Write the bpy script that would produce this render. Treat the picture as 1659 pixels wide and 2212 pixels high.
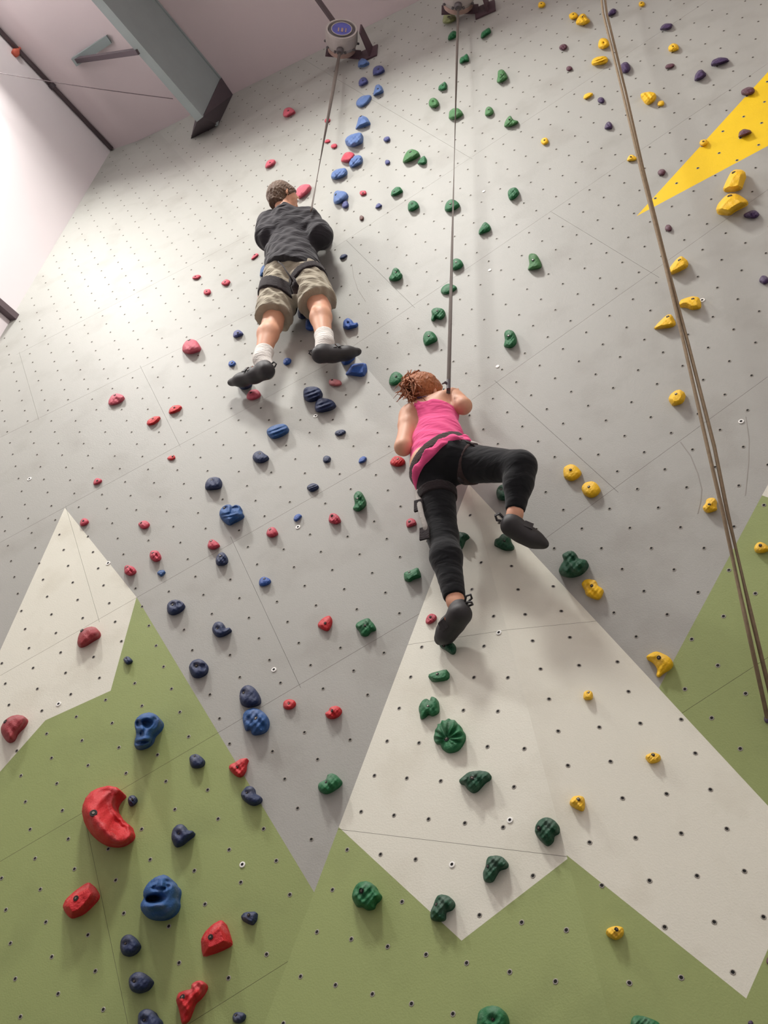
import bpy, bmesh, math, random
import numpy as np
from mathutils import Vector, Matrix
from mathutils.geometry import delaunay_2d_cdt

for o in list(bpy.data.objects):
    bpy.data.objects.remove(o)
scene = bpy.context.scene
COL = scene.collection
random.seed(7)

# ------------------------------------------------------------------ camera
# The camera was solved from the regular grid of bolt holes in the four wall facets.
S = 0.135                                  # metres between neighbouring bolt holes
F = 2030.6                                 # focal length in pixels of the 1659 x 2212 frame
CX, CY = 829.5, 1106.0
EYE = np.array([0.0, 0.0, 1.5])
up = np.array([1015 - CX, -1000 - CY, F]); up /= np.linalg.norm(up)
GRID = {  # per facet: hole rows / columns / normal (columns of the matrix) and one hole, in camera axes and hole spacings
    'P1': ([[0.86318, 0.40976, 0.29498], [-0.49117, 0.54622, 0.67852], [0.1169, -0.73058, 0.67275]], [-15.5532, -1.931, 39.6951]),
    'P2': ([[0.8147, 0.40385, 0.41614], [-0.5797, 0.54906, 0.60207], [0.01466, -0.73174, 0.68143]], [6.2382, -7.3515, 34.2036]),
    'Q1': ([[0.81563, -0.32661, 0.47758], [-0.09407, 0.73959, 0.66645], [-0.57088, -0.5885, 0.5725]], [-0.2434, 6.761, 24.1068]),
    'Q2': ([[0.99567, 0.08028, 0.04679], [-0.08643, 0.61525, 0.78358], [0.03411, -0.78423, 0.61953]], [5.3383, 6.4092, 21.042]),
}
n1 = np.array(GRID['P1'][0])[:, 2]
yw = n1 - up * (n1 @ up); yw /= np.linalg.norm(yw)
xw = np.cross(yw, up)
MW = np.stack([xw, yw, up])                # camera axes -> world axes

cam_data = bpy.data.cameras.new('camera')
cam = bpy.data.objects.new('camera', cam_data)
COL.objects.link(cam)
cam_data.sensor_fit = 'HORIZONTAL'
cam_data.sensor_width = 36.0
cam_data.lens = F / 1659 * 36.0
cam_data.clip_start = 0.05
rot = Matrix([[MW[i, 0], -MW[i, 1], -MW[i, 2]] for i in range(3)]).to_4x4()
rot.translation = Vector(EYE)
cam.matrix_world = rot
scene.camera = cam

# ------------------------------------------------------------------ world, exposure
world = bpy.data.worlds.new('world')
scene.world = world
world.use_nodes = True
world.node_tree.nodes['Background'].inputs[0].default_value = (0.9, 0.93, 1.0, 1)
world.node_tree.nodes['Background'].inputs[1].default_value = 0.05
scene.view_settings.view_transform = 'Standard'
scene.view_settings.look = 'None'
scene.view_settings.gamma = 1
scene.view_settings.use_curve_mapping = False
scene.view_settings.exposure = -0.32
# the hall's lamps: pixel direction of the lamp, its distance from the eye's wall plane etc. are set below
LAMP_POWER = 1.0

# ------------------------------------------------------------------ helpers
def ray(px, py):
    d = MW @ np.array([(px - CX) / F, (py - CY) / F, 1.0])
    return d

def project(p):
    c = MW.T @ (np.asarray(p) - EYE)
    return CX + F * c[0] / c[2], CY + F * c[1] / c[2]

class Plane:
    def __init__(self, n, p):
        n = np.array(n, float); n /= np.linalg.norm(n)
        if n @ (EYE - p) < 0:
            n = -n
        self.n, self.p = n, np.array(p, float)
        e1 = np.cross([0, 0, 1.0], n); self.e1 = e1 / np.linalg.norm(e1)
        if self.e1[0] < 0 and abs(self.e1[0]) > 0.3:
            self.e1 = -self.e1
        self.e2 = np.cross(self.n, self.e1)
        if self.e2[2] < 0:
            self.e2 = -self.e2
    def hit(self, px, py, off=0.0):
        d = ray(px, py)
        return EYE + d * ((self.n @ (self.p - EYE) + off) / (self.n @ d))
    def uv(self, p):
        q = np.asarray(p) - self.p
        return float(q @ self.e1), float(q @ self.e2)
    def xyz(self, u, v, off=0.0):
        return self.p + self.e1 * u + self.e2 * v + self.n * off

def plane3(a, b, c):
    return Plane(np.cross(b - a, c - a), a)

def cross_line(A, B, z=None):
    """point and direction of the line where two planes meet"""
    d = np.cross(A.n, B.n); d /= np.linalg.norm(d)
    M = np.stack([A.n, B.n, d])
    p = np.linalg.solve(M, [A.n @ A.p, B.n @ B.p, d @ A.p])
    return p, d

def link(o, parent=None):
    COL.objects.link(o)
    if parent is not None:
        o.parent = parent
    return o

def mesh_obj(name, verts, faces, mats, parent=None, smooth=False, mi=None, origin=None):
    me = bpy.data.meshes.new(name)
    v = np.asarray(verts, float)
    if origin is not None:
        v = v - np.asarray(origin)
    me.from_pydata(v.tolist(), [], [list(map(int, f)) for f in faces])
    for m in (mats if isinstance(mats, (list, tuple)) else [mats]):
        me.materials.append(m)
    if mi is not None:
        me.polygons.foreach_set('material_index', mi)
    if smooth:
        me.polygons.foreach_set('use_smooth', [True] * len(me.polygons))
    me.update()
    o = bpy.data.objects.new(name, me)
    if origin is not None:
        o.location = Vector(origin)
    link(o)
    if parent is not None:
        adopt(o, parent)
    return o

def adopt(o, parent):
    bpy_inv = parent.matrix_basis.inverted()
    o.parent = parent
    o.matrix_parent_inverse = bpy_inv

def bm_obj(name, bm, mats, parent=None, smooth=False):
    me = bpy.data.meshes.new(name)
    bmesh.ops.recalc_face_normals(bm, faces=bm.faces)
    bm.to_mesh(me); bm.free()
    for m in (mats if isinstance(mats, (list, tuple)) else [mats]):
        me.materials.append(m)
    if smooth:
        me.polygons.foreach_set('use_smooth', [True] * len(me.polygons))
    o = bpy.data.objects.new(name, me)
    link(o)
    if parent is not None:
        adopt(o, parent)
    return o

def tag(o, label=None, cat=None, group=None, kind=None):
    if label: o['label'] = label
    if cat: o['category'] = cat
    if group: o['group'] = group
    if kind: o['kind'] = kind
    return o

def empty(name, loc):
    o = bpy.data.objects.new(name, None)
    o.location = Vector(loc)
    o.empty_display_size = 0.1
    return link(o)

def frame_of(d, hint=(0, 0, 1)):
    d = np.asarray(d, float); d = d / np.linalg.norm(d)
    h = np.asarray(hint, float)
    if abs(d @ h) > 0.97: h = np.array([1.0, 0, 0])
    a = np.cross(d, h); a /= np.linalg.norm(a)
    return a, np.cross(a, d), d

def sweep(bm, pts, r, seg=10, flat=1.0, hint=(0, 0, 1), cap=True, twist=0.0):
    """tube along points; r number or list; flat squashes the section"""
    pts = [np.asarray(p, float) for p in pts]
    n = len(pts)
    rs = r if isinstance(r, (list, tuple)) else [r] * n
    rings = []
    for i, p in enumerate(pts):
        t = pts[min(i + 1, n - 1)] - pts[max(i - 1, 0)]
        a, b, _ = frame_of(t, hint)
        ring = []
        tw = twist * i / max(1, n - 1)
        ca, sa = math.cos(tw), math.sin(tw)
        a, b = a * ca + b * sa, -a * sa + b * ca
        for k in range(seg):
            an = 2 * math.pi * k / seg
            ring.append(bm.verts.new(p + a * rs[i] * math.cos(an) + b * rs[i] * flat * math.sin(an)))
        rings.append(ring)
    for i in range(n - 1):
        for k in range(seg):
            bm.faces.new([rings[i][k], rings[i][(k + 1) % seg], rings[i + 1][(k + 1) % seg], rings[i + 1][k]])
    if cap:
        bm.faces.new(rings[0][::-1]); bm.faces.new(rings[-1])

def prism(bm, poly_a, poly_b):
    """solid between two matching polygons"""
    A = [bm.verts.new(p) for p in poly_a]; B = [bm.verts.new(p) for p in poly_b]
    bm.faces.new(A[::-1]); bm.faces.new(B)
    n = len(A)
    for i in range(n):
        bm.faces.new([A[i], A[(i + 1) % n], B[(i + 1) % n], B[i]])

def box_along(bm, a, b, w, h, hint=(0, 0, 1)):
    x, y, d = frame_of(np.asarray(b) - np.asarray(a), hint)
    q = lambda p: [p + x * sx * w / 2 + y * sy * h / 2 for sx, sy in ((-1, -1), (1, -1), (1, 1), (-1, 1))]
    prism(bm, q(np.asarray(a, float)), q(np.asarray(b, float)))

def lathe(bm, c, axis, prof, seg=32, hint=(0, 0, 1), ring=False):
    """prof: list of (radius, along); ring closes the section on itself instead of capping it"""
    x, y, d = frame_of(axis, hint)
    rings = []
    for r, t in prof:
        p = np.asarray(c) + d * t
        rings.append([bm.verts.new(p + (x * math.cos(2 * math.pi * k / seg) + y * math.sin(2 * math.pi * k / seg)) * max(r, 1e-4)) for k in range(seg)])
    for i in range(len(rings) - 1):
        for k in range(seg):
            bm.faces.new([rings[i][k], rings[i][(k + 1) % seg], rings[i + 1][(k + 1) % seg], rings[i + 1][k]])
    if ring:
        for k in range(seg):
            bm.faces.new([rings[-1][k], rings[-1][(k + 1) % seg], rings[0][(k + 1) % seg], rings[0][k]])
    else:
        bm.faces.new(rings[0][::-1]); bm.faces.new(rings[-1])

# ------------------------------------------------------------------ materials
def lin(c):
    return [((v / 255) / 12.92 if v / 255 <= 0.04045 else ((v / 255 + 0.055) / 1.055) ** 2.4) for v in c]

def mat(name, rgb, rough=0.6, metal=0.0, var=0.0, scale=20.0, bump=0.0, bscale=60.0, tint=None, tscale=3.0, tamount=0.0, spec=0.5, emit=None, sheen=0.0):
    m = bpy.data.materials.new(name)
    m.use_nodes = True
    nt = m.node_tree
    b = nt.nodes['Principled BSDF']
    b.inputs['Roughness'].default_value = rough
    b.inputs['Metallic'].default_value = metal
    b.inputs['Specular IOR Level'].default_value = spec
    if sheen:
        b.inputs['Sheen Weight'].default_value = sheen
    col = lin(rgb) + [1]
    b.inputs['Base Color'].default_value = col
    tc = nt.nodes.new('ShaderNodeTexCoord')
    last = None
    if var:
        nz = nt.nodes.new('ShaderNodeTexNoise'); nz.inputs['Scale'].default_value = scale; nz.inputs['Detail'].default_value = 4
        nt.links.new(tc.outputs['Object'], nz.inputs['Vector'])
        mx = nt.nodes.new('ShaderNodeMix'); mx.data_type = 'RGBA'
        mx.inputs['A'].default_value = [c * (1 - var) for c in col[:3]] + [1]
        mx.inputs['B'].default_value = [min(1, c * (1 + var)) for c in col[:3]] + [1]
        nt.links.new(nz.outputs['Fac'], mx.inputs['Factor'])
        last = mx.outputs['Result']
    if tint is not None:
        n2 = nt.nodes.new('ShaderNodeTexNoise'); n2.inputs['Scale'].default_value = tscale; n2.inputs['Detail'].default_value = 6
        nt.links.new(tc.outputs['Object'], n2.inputs['Vector'])
        cr = nt.nodes.new('ShaderNodeMapRange'); cr.inputs['From Min'].default_value = 0.52; cr.inputs['From Max'].default_value = 0.78
        cr.inputs['To Max'].default_value = tamount
        nt.links.new(n2.outputs['Fac'], cr.inputs['Value'])
        mx2 = nt.nodes.new('ShaderNodeMix'); mx2.data_type = 'RGBA'
        mx2.inputs['A'].default_value = col
        if last is not None: nt.links.new(last, mx2.inputs['A'])
        mx2.inputs['B'].default_value = lin(tint) + [1]
        nt.links.new(cr.outputs['Result'], mx2.inputs['Factor'])
        last = mx2.outputs['Result']
    if last is not None:
        nt.links.new(last, b.inputs['Base Color'])
    if bump:
        n3 = nt.nodes.new('ShaderNodeTexNoise'); n3.inputs['Scale'].default_value = bscale; n3.inputs['Detail'].default_value = 5
        nt.links.new(tc.outputs['Object'], n3.inputs['Vector'])
        bp = nt.nodes.new('ShaderNodeBump'); bp.inputs['Strength'].default_value = bump; bp.inputs['Distance'].default_value = 0.01
        nt.links.new(n3.outputs['Fac'], bp.inputs['Height'])
        nt.links.new(bp.outputs['Normal'], b.inputs['Normal'])
    if emit:
        b.inputs['Emission Color'].default_value = lin(emit[0]) + [1]
        b.inputs['Emission Strength'].default_value = emit[1]
    return m

def paint(name, rgb, smudge):
    """textured climbing wall paint with rubbed in chalk and shoe rubber"""
    return mat(name, rgb, rough=0.54, var=0.045, scale=2.2, bump=0.12, bscale=180, tint=smudge, tscale=4.2, tamount=0.5, spec=0.3)

M = {}
M['grey'] = paint('wall_paint_grey', (168, 168, 162), (142, 139, 131))
M['white'] = paint('wall_paint_white', (222, 221, 207), (192, 187, 168))
M['green'] = paint('wall_paint_green', (149, 162, 104), (130, 142, 90))
M['yellow'] = paint('wall_paint_yellow', (246, 206, 30), (230, 190, 30))
M['backing'] = mat('plywood_edge', (138, 132, 120), rough=0.9, var=0.1)
M['nut'] = mat('bolt_hole_steel', (156, 152, 142), rough=0.5, metal=0.2)
M['hole'] = mat('bolt_hole_dark', (26, 25, 24), rough=0.9)
M['cap'] = mat('bolt_hole_white_ring', (245, 245, 240), rough=0.5)
M['vinyl'] = mat('white_insulation_vinyl', (208, 194, 196), rough=0.55, var=0.05, scale=1.2, bump=0.25, bscale=5)
M['steel'] = mat('grey_green_primer', (142, 152, 152), rough=0.6, var=0.08, scale=6)
M['darksteel'] = mat('dark_steel', (70, 60, 66), rough=0.55, var=0.08)
M['pipe'] = mat('dark_pipe', (92, 78, 82), rough=0.5, var=0.06)
M['orange'] = mat('orange_red_plastic', (196, 92, 70), rough=0.5)
M['mat_floor'] = mat('floor_mat_grey', (96, 96, 100), rough=0.85, var=0.08)
M['hallwall'] = mat('hall_wall_paint', (230, 222, 224), rough=0.7, var=0.03, scale=1.5)

# ------------------------------------------------------------------ wall planes
def grid_plane(k):
    R, t = np.array(GRID[k][0]), np.array(GRID[k][1])
    return Plane(MW @ R[:, 2], EYE + MW @ t * S)
P1, P2 = grid_plane('P1'), grid_plane('P2')
q1, q2 = grid_plane('Q1'), grid_plane('Q2')
fp, fd = cross_line(P1, P2)
if fd[2] < 0: fd = -fd
def near_on_line(p, d, px, py):
    r = ray(px, py); w = p - EYE
    a, b, c = d @ d, d @ r, r @ r
    t = (b * (r @ w) - c * (d @ w)) / (a * c - b * b)
    return p + d * t
APEX = near_on_line(fp, fd, 1018, 1040)
rp, rd = cross_line(q1, q2)
RIDGE = near_on_line(rp, rd, 1320, 2212)
E2 = APEX + (RIDGE - APEX) * (APEX[2] / (APEX[2] - RIDGE[2]))
a = P1.hit(622, 2077); E1 = APEX + (a - APEX) * (APEX[2] / (APEX[2] - a[2]))
a = P2.hit(1584, 1660); E3 = APEX + (a - APEX) * (APEX[2] / (APEX[2] - a[2]))
Q1, Q2 = plane3(APEX, E1, E2), plane3(APEX, E2, E3)
FACET = {'P1': P1, 'P2': P2, 'Q1': Q1, 'Q2': Q2}

def side(ax, ay, bx, by, x, y):
    return (bx - ax) * (y - ay) - (by - ay) * (x - ax)
def facet_at(x, y):
    if side(1018, 1040, 622, 2077, x, y) < 0 and side(1018, 1040, 1584, 1660, x, y) > 0:
        return Q1 if side(1018, 1040, 1320, 2212, x, y) > 0 else Q2
    if x < 1018 and side(335, 276, 1018, 1040, x, y) > 0:
        return P1
    return P2

# roof line: eave corner, bend of the ceiling lining, rake
T0 = P1.hit(240, 324)
DE = ray(3020, 3258); DE[2] = 0; DE /= np.linalg.norm(DE)     # level direction along the building (into the wall)
KB = P1.hit(296, 305)
FT = near_on_line(fp, fd, 336, 280)
RK = P2.hit(908, 0)
ROOF = Plane(np.cross(DE, RK - P2.hit(503, 203)), RK)
# where fold and roof meet
t = (ROOF.n @ (ROOF.p - fp)) / (ROOF.n @ fd); FT = fp + fd * t
XMAX = P2.hit(1659, 0)[0] + 1.2
def p2_at(x, zc=None):
    """point of P2 at world x on the roof plane"""
    p, d = cross_line(P2, ROOF)
    return p + d * ((x - p[0]) / d[0])
TR = p2_at(XMAX)
def p2_xz(x, z):
    return np.array([x, (P2.n @ P2.p - P2.n[0] * x - P2.n[2] * z) / P2.n[1], z])
G0 = np.array([T0[0], P1.p[1] - (P1.n[0] * (T0[0] - P1.p[0]) + P1.n[2] * (0 - P1.p[2])) / P1.n[1], 0])
G3 = p2_xz(XMAX, 0)
p1poly = [T0, KB, FT, APEX, E1, G0]
p2poly = [FT, TR, G3, E3, APEX]
q1poly = [APEX, E2, E1]
q2poly = [APEX, E3, E2]

def inside(poly, x, y):
    c = False; j = len(poly) - 1
    for i in range(len(poly)):
        xi, yi = poly[i]; xj, yj = poly[j]
        if (yi > y) != (yj > y) and x < (xj - xi) * (y - yi) / (yj - yi) + xi:
            c = not c
        j = i
    return c

GAP = 0.0011
def build_facet(name, pl, poly3, seams, paints, base, label):
    poly = [pl.uv(p) for p in poly3]
    back = [pl.xyz(u, v, -0.010) for u, v in poly]
    back2 = [pl.xyz(u, v, -0.05) for u, v in poly]
    bm = bmesh.new(); prism(bm, back, back2)
    root = bm_obj(name, bm, M['backing'])
    tag(root, label, 'climbing wall', kind='structure')
    V, E = [], []
    def add(pts, closed):
        i0 = len(V)
        V.extend(pts)
        n = len(pts)
        for i in range(n if closed else n - 1):
            E.append((i0 + i, i0 + (i + 1) % n))
    add(poly, True)
    strips = []
    for (x0, y0, x1, y1, *ext) in seams:
        a = np.array(pl.uv(pl.hit(x0, y0))); b = np.array(pl.uv(pl.hit(x1, y1)))
        d = (b - a) / np.linalg.norm(b - a)
        ea, eb = ext if ext else (0.006, 0.006)
        a, b = a - d * ea, b + d * eb
        nn = np.array([-d[1], d[0]]) * GAP / 2
        q = [tuple(a + nn), tuple(b + nn), tuple(b - nn), tuple(a - nn)]
        strips.append(q); add(q, True)
    pp = []
    for key, pts in paints:
        q = [pl.uv(pl.hit(x, y)) for x, y in pts]
        pp.append((key, q)); add(q, True)
    r = delaunay_2d_cdt([Vector(v) for v in V], E, [], 0, 1e-6)
    vs, fs = [tuple(v) for v in r[0]], [list(f) for f in r[2]]
    keep, colour = [], []
    keys = [base] + [k for k, _ in pp]
    for f in fs:
        cx = sum(vs[i][0] for i in f) / 3; cy = sum(vs[i][1] for i in f) / 3
        if not inside(poly, cx, cy) or any(inside(s, cx, cy) for s in strips):
            continue
        c = 0
        for k, (_, q) in enumerate(pp):
            if inside(q, cx, cy): c = k + 1
        keep.append(f); colour.append(c)
    # one panel per connected patch
    edge = {}
    for i, f in enumerate(keep):
        for k in range(3):
            edge.setdefault(frozenset((f[k], f[(k + 1) % 3])), []).append(i)
    comp = [-1] * len(keep); nc = 0
    for i in range(len(keep)):
        if comp[i] >= 0: continue
        st = [i]; comp[i] = nc
        while st:
            j = st.pop()
            for k in range(3):
                for m in edge[frozenset((keep[j][k], keep[j][(k + 1) % 3]))]:
                    if comp[m] < 0: comp[m] = nc; st.append(m)
        nc += 1
    mats = [M[k] for k in keys] + [M['backing']]
    for c in range(nc):
        idx = [i for i in range(len(keep)) if comp[i] == c]
        used = sorted({v for i in idx for v in keep[i]})
        mp = {v: k for k, v in enumerate(used)}
        n = len(used)
        verts = [pl.xyz(*vs[v]) for v in used] + [pl.xyz(*vs[v], -0.0095) for v in used]
        faces = [[mp[v] for v in keep[i]] for i in idx]; mi = [colour[i] for i in idx]
        cnt = {}
        for f in faces:
            for k in range(3):
                e = (f[k], f[(k + 1) % 3]); cnt[frozenset(e)] = cnt.get(frozenset(e), 0) + 1
        for f in list(faces):
            for k in range(3):
                e = (f[k], f[(k + 1) % 3])
                if cnt[frozenset(e)] == 1:
                    faces.append([e[1], e[0], e[0] + n, e[1] + n]); mi.append(len(mats) - 1)
        mesh_obj('panel', verts, faces, mats, root, mi=mi)
    return root, poly

W1, poly1 = build_facet('wall_front_left', P1, p1poly, [
    (42, 763, 439, 558.4, .02, 2), (42, 763, 83, 904.5, .02, .02), (83, 904, 560, 668, 2, 1), (138, 1097, 388, 961, 2, 2), (304, 793, 388, 962, .02, .02),
    (294, 1291.7, 617, 1107, 3, 2), (143, 1097, 213, 1338, .02, .02), (503, 1170, 646, 1478, .04, .02), (354, 1652, 904.4, 1326.8, 3, .3),
    (182, 1760, 291, 2284, .04, .02), (412, 2209, 622, 2077, 3, .2)],
    [('white', [(140, 1097), (295, 1290), (239, 1492), (98, 1556), (-245, 1945)]),
     ('green', [(295, 1290), (700, 1963), (1200, 2800), (1200, 6000), (-2500, 6000), (-2500, 2600), (-245, 1945), (98, 1556), (239, 1492)])],
    'grey', 'tall grey climbing wall face with a white peak and green foothills')
W2, poly2 = build_facet('wall_front_right', P2, p2poly, [
    (752, 516, 1016, 341, 2, 6), (786, 732, 1053, 550, 1, 6), (1009, 871, 1430, 572, 2, 6), (1198, 1149, 1470, 951, 1, 6), (1477, 1538, 1659, 1420, .5, 6),
    (752, 523, 891, 660, .03, .03), (884, 263, 1016, 341, 4, .03), (1195, 460, 1410, 591, .03, .05), (1075, 828, 1326, 1055, .03, .03)],
    [('yellow', [(1375, 467), (2600, -878), (2600, -188)]),
     ('white', [(1646, 1070), (1760, 865), (1960, 1250), (1760, 1110)]),
     ('green', [(1424, 1485), (1646, 1070), (1760, 1110), (2600, 2400), (3600, 6000), (1700, 2200)])],
    'grey', 'overhanging grey climbing wall face with a yellow ray and green slope')
W3, poly3 = build_facet('wall_wedge_left', Q1, q1poly, [(735, 1792, 1230, 1851, .5, .5), (885, 1392, 1108, 1359, .5, .5)],
    [('green', [(600, 1665), (997, 2032), (1230, 1852), (1500, 1643), (1800, 6000), (-500, 6000)])],
    'white', 'bright white flank of the wedge that juts from the climbing wall')
W4, poly4 = build_facet('wall_wedge_right', Q2, q2poly, [(1103, 1360, 1294, 1341, .3, .3)],
    [('green', [(1000, 1668), (1230, 1852), (1612, 2157), (1900, 1500), (4500, 3000), (2500, 6000), (900, 6000)])],
    'white', 'shaded white flank of the jutting wedge with a zigzag green edge')

# bolt holes: pressed steel nuts in the regular grid
def nut_mesh():
    bm = bmesh.new()
    rings = []
    for r, z in ((0.0084, 0.0002), (0.0070, 0.0010), (0.0052, 0.0009), (0.0044, 0.0003)):
        rings.append([bm.verts.new((r * math.cos(k * math.pi / 4), r * math.sin(k * math.pi / 4), z)) for k in range(8)])
    for i in range(3):
        for k in range(8):
            f = bm.faces.new([rings[i][k], rings[i][(k + 1) % 8], rings[i + 1][(k + 1) % 8], rings[i + 1][k]])
            f.material_index = 0 if i < 2 else 1
    f = bm.faces.new(rings[3]); f.material_index = 1
    me = bpy.data.meshes.new('bolt_hole'); bm.to_mesh(me); bm.free()
    me.materials.append(M['nut']); me.materials.append(M['hole'])
    return me
NUT = nut_mesh()
nv = np.array([v.co[:] for v in NUT.vertices]); nf = [list(p.vertices) for p in NUT.polygons]; nm = [p.material_index for p in NUT.polygons]
nuts = []
for key, root, poly in (('P1', W1, poly1), ('P2', W2, poly2), ('Q1', W3, poly3), ('Q2', W4, poly4)):
    pl = FACET[key]; R, t = np.array(GRID[key][0]), np.array(GRID[key][1])
    for i in range(-60, 80):
        for j in range(-80, 70):
            c = R[:, 0] * i + R[:, 1] * j + t
            if c[2] < 5: continue
            x, y = CX + F * c[0] / c[2], CY + F * c[1] / c[2]
            if not (-500 < x < 3600 and -700 < y < 3000): continue
            p = pl.hit(x, y)
            u, v = pl.uv(p)
            if all(inside(poly, u + du, v + dv) for du, dv in ((.02, 0), (-.02, 0), (0, .02), (0, -.02))):
                nuts.append((key, root, pl, p, float(np.linalg.norm(p - EYE)), 0 < x < 1659 and 0 < y < 2212))
def nut_matrix(pl, p):
    m = Matrix([[pl.e1[k], pl.e2[k], pl.n[k]] for k in range(3)]).to_4x4()
    m.translation = Vector(p + pl.n * 0.0003)
    return m
RANK = sorted(range(len(nuts)), key=lambda k: nuts[k][4] if nuts[k][5] else 99)
single = set(RANK[:300])
rest = {}
for k, (key, root, pl, p, d, seen) in enumerate(nuts):
    if k in single:
        o = bpy.data.objects.new('bolt_hole', NUT); COL.objects.link(o)
        o.matrix_world = nut_matrix(pl, p); adopt(o, root)
    else:
        rest.setdefault(key, []).append((pl, p))
for key, root in (('P1', W1), ('P2', W2), ('Q1', W3), ('Q2', W4)):
    vv, ff, mm = [], [], []
    for pl, p in rest.get(key, []):
        b = len(vv)
        vv.extend((p + pl.n * 0.0003 + nv[:, :1] * pl.e1 + nv[:, 1:2] * pl.e2 + nv[:, 2:] * pl.n).tolist())
        ff.extend([[b + i for i in f] for f in nf]); mm.extend(nm)
    if vv:
        tag(mesh_obj('bolt_holes', vv, ff, [M['nut'], M['hole']], root, mi=mm), kind='stuff')
# bright rings and plugs in a few holes
for x, y, solid in ((1102, 1772, 0), (524, 1868, 0), (644, 1139, 0), (234, 1217, 0), (127, 1521, 0), (592, 1447, 0), (1078, 1367, 0), (977, 1868, 0),
                    (682, 899, 0), (1517, 649, 0), (1601, 911, 0), (64, 1035, 0), (1045, 414, 1), (1058, 584, 1), (1075, 792, 1)):
    pl = facet_at(x, y); p = pl.hit(x, y)
    bm = bmesh.new()
    k = np.linalg.norm(p - EYE) / 3.6
    r = 0.0105 * (1 + .35 * (k - 1)) if not solid else 0.009
    prof = ((r, 0.0), (r, 0.003), (r * .5, 0.0035), (r * .5, 0.0022), (0.0005, 0.0022)) if not solid else ((r, 0), (r, .003), (.0005, .004))
    lathe(bm, p, pl.n, prof, 16)
    o = bm_obj('ring' if not solid else 'plug', bm, [M['cap'], M['hole']], W1 if pl is P1 else W2 if pl is P2 else W3 if pl is Q1 else W4)
    if not solid:
        for f in o.data.polygons:
            c = Vector(f.center) - Vector(p)
            if (c - Vector(pl.n) * c.dot(Vector(pl.n))).length < r * .55: f.material_index = 1
    o['label'] = 'bright white plug' if solid else 'bright white washer'

# rope burns and rubber lines rubbed into the paint
M['scuff'] = mat('rubbed_scuff', (150, 147, 140), rough=0.7)
for pts, w in (([(1470, 955), (1492, 985), (1507, 1022), (1516, 1058), (1513, 1085), (1507, 1110)], .0022), ([(1611, 900), (1618, 950), (1617, 1000), (1610, 1070)], .0018),
               ([(760, 570), (764, 598), (773, 625), (790, 651)], .0018)):
    pl = facet_at(*pts[0]); bm = bmesh.new()
    fine = []
    for a_, b_ in zip(pts[:-1], pts[1:]):
        fine += [(a_[0] + (b_[0] - a_[0]) * t_, a_[1] + (b_[1] - a_[1]) * t_) for t_ in (0, .33, .66)]
    sweep(bm, [pl.hit(x, y, .0004) for x, y in fine + [pts[-1]]], w, 6, .15, hint=pl.n)
    bm_obj('scuff_mark', bm, M['scuff'], W2 if pl is P2 else W3 if pl is Q1 else W1)

# ------------------------------------------------------------------ hall shell
LEN = 9.0
back = lambda p: np.asarray(p) - DE * LEN
LW = Plane(np.cross(DE, [0, 0, 1.0]), T0)
def slab(name, poly, n, m, label, cat, t=0.06):
    bm = bmesh.new()
    prism(bm, [np.asarray(p) for p in poly], [np.asarray(p) + np.asarray(n) * t for p in poly])
    o = bm_obj(name, bm, m)
    return tag(o, label, cat, kind='structure')
slab('wall_left', [T0 + DE * .05, G0 + DE * .05, back(G0), back(T0)], -LW.n, M['hallwall'], 'pale side wall of the hall bleached by a lamp near the eave', 'wall')
# ceiling lining: flat strip at the eave, then the roof pitch, sagging slightly between purlins
prof = [T0, KB, FT, TR]
bm = bmesh.new()
rowsp = []
for a, b, n in ((T0, KB, 3), (KB, FT, 2), (FT, TR, 18)):
    for k in range(n):
        rowsp.append(np.asarray(a) + (np.asarray(b) - np.asarray(a)) * k / n)
rowsp.append(TR)
grid = []
for i, p in enumerate(rowsp):
    row = []
    for j in range(13):
        q = p + DE * .08 - DE * (LEN + .1) * j / 12
        sag = 0.02 * math.sin(j * 2.1 + i * .7) * (0 if i in (0, len(rowsp) - 1) or j == 0 else 1)
        row.append(bm.verts.new(q + np.array([0, 0, abs(sag)])))
    grid.append(row)
for i in range(len(grid) - 1):
    for j in range(12):
        bm.faces.new([grid[i][j], grid[i + 1][j], grid[i + 1][j + 1], grid[i][j + 1]])
top = [bm.verts.new(np.array(q) + [0, 0, .12]) for q in (T0 + DE * .08, TR + DE * .08, TR - DE * LEN, T0 - DE * LEN)]
bm.faces.new(top)
ceil = bm_obj('ceiling', bm, M['vinyl'], smooth=True)
tag(ceil, 'pale lined ceiling of the hall above the climbing wall', 'ceiling', kind='structure')
slab('floor', [G0 + DE * .1, G3 + DE * .1, back(G3), back(G0)], (0, 0, -1), M['mat_floor'], 'grey padded floor at the foot of the climbing wall', 'floor')
slab('wall_right', [TR + DE * .05, G3 + DE * .05, back(G3), back(TR)], (1, 0, 0), M['hallwall'], 'pale wall of the hall beyond the overhanging face', 'wall')
slab('wall_back', [back(T0), back(TR), back(G3), back(G0)], -DE, M['hallwall'], 'pale rear wall of the hall behind the viewer', 'wall')

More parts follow.
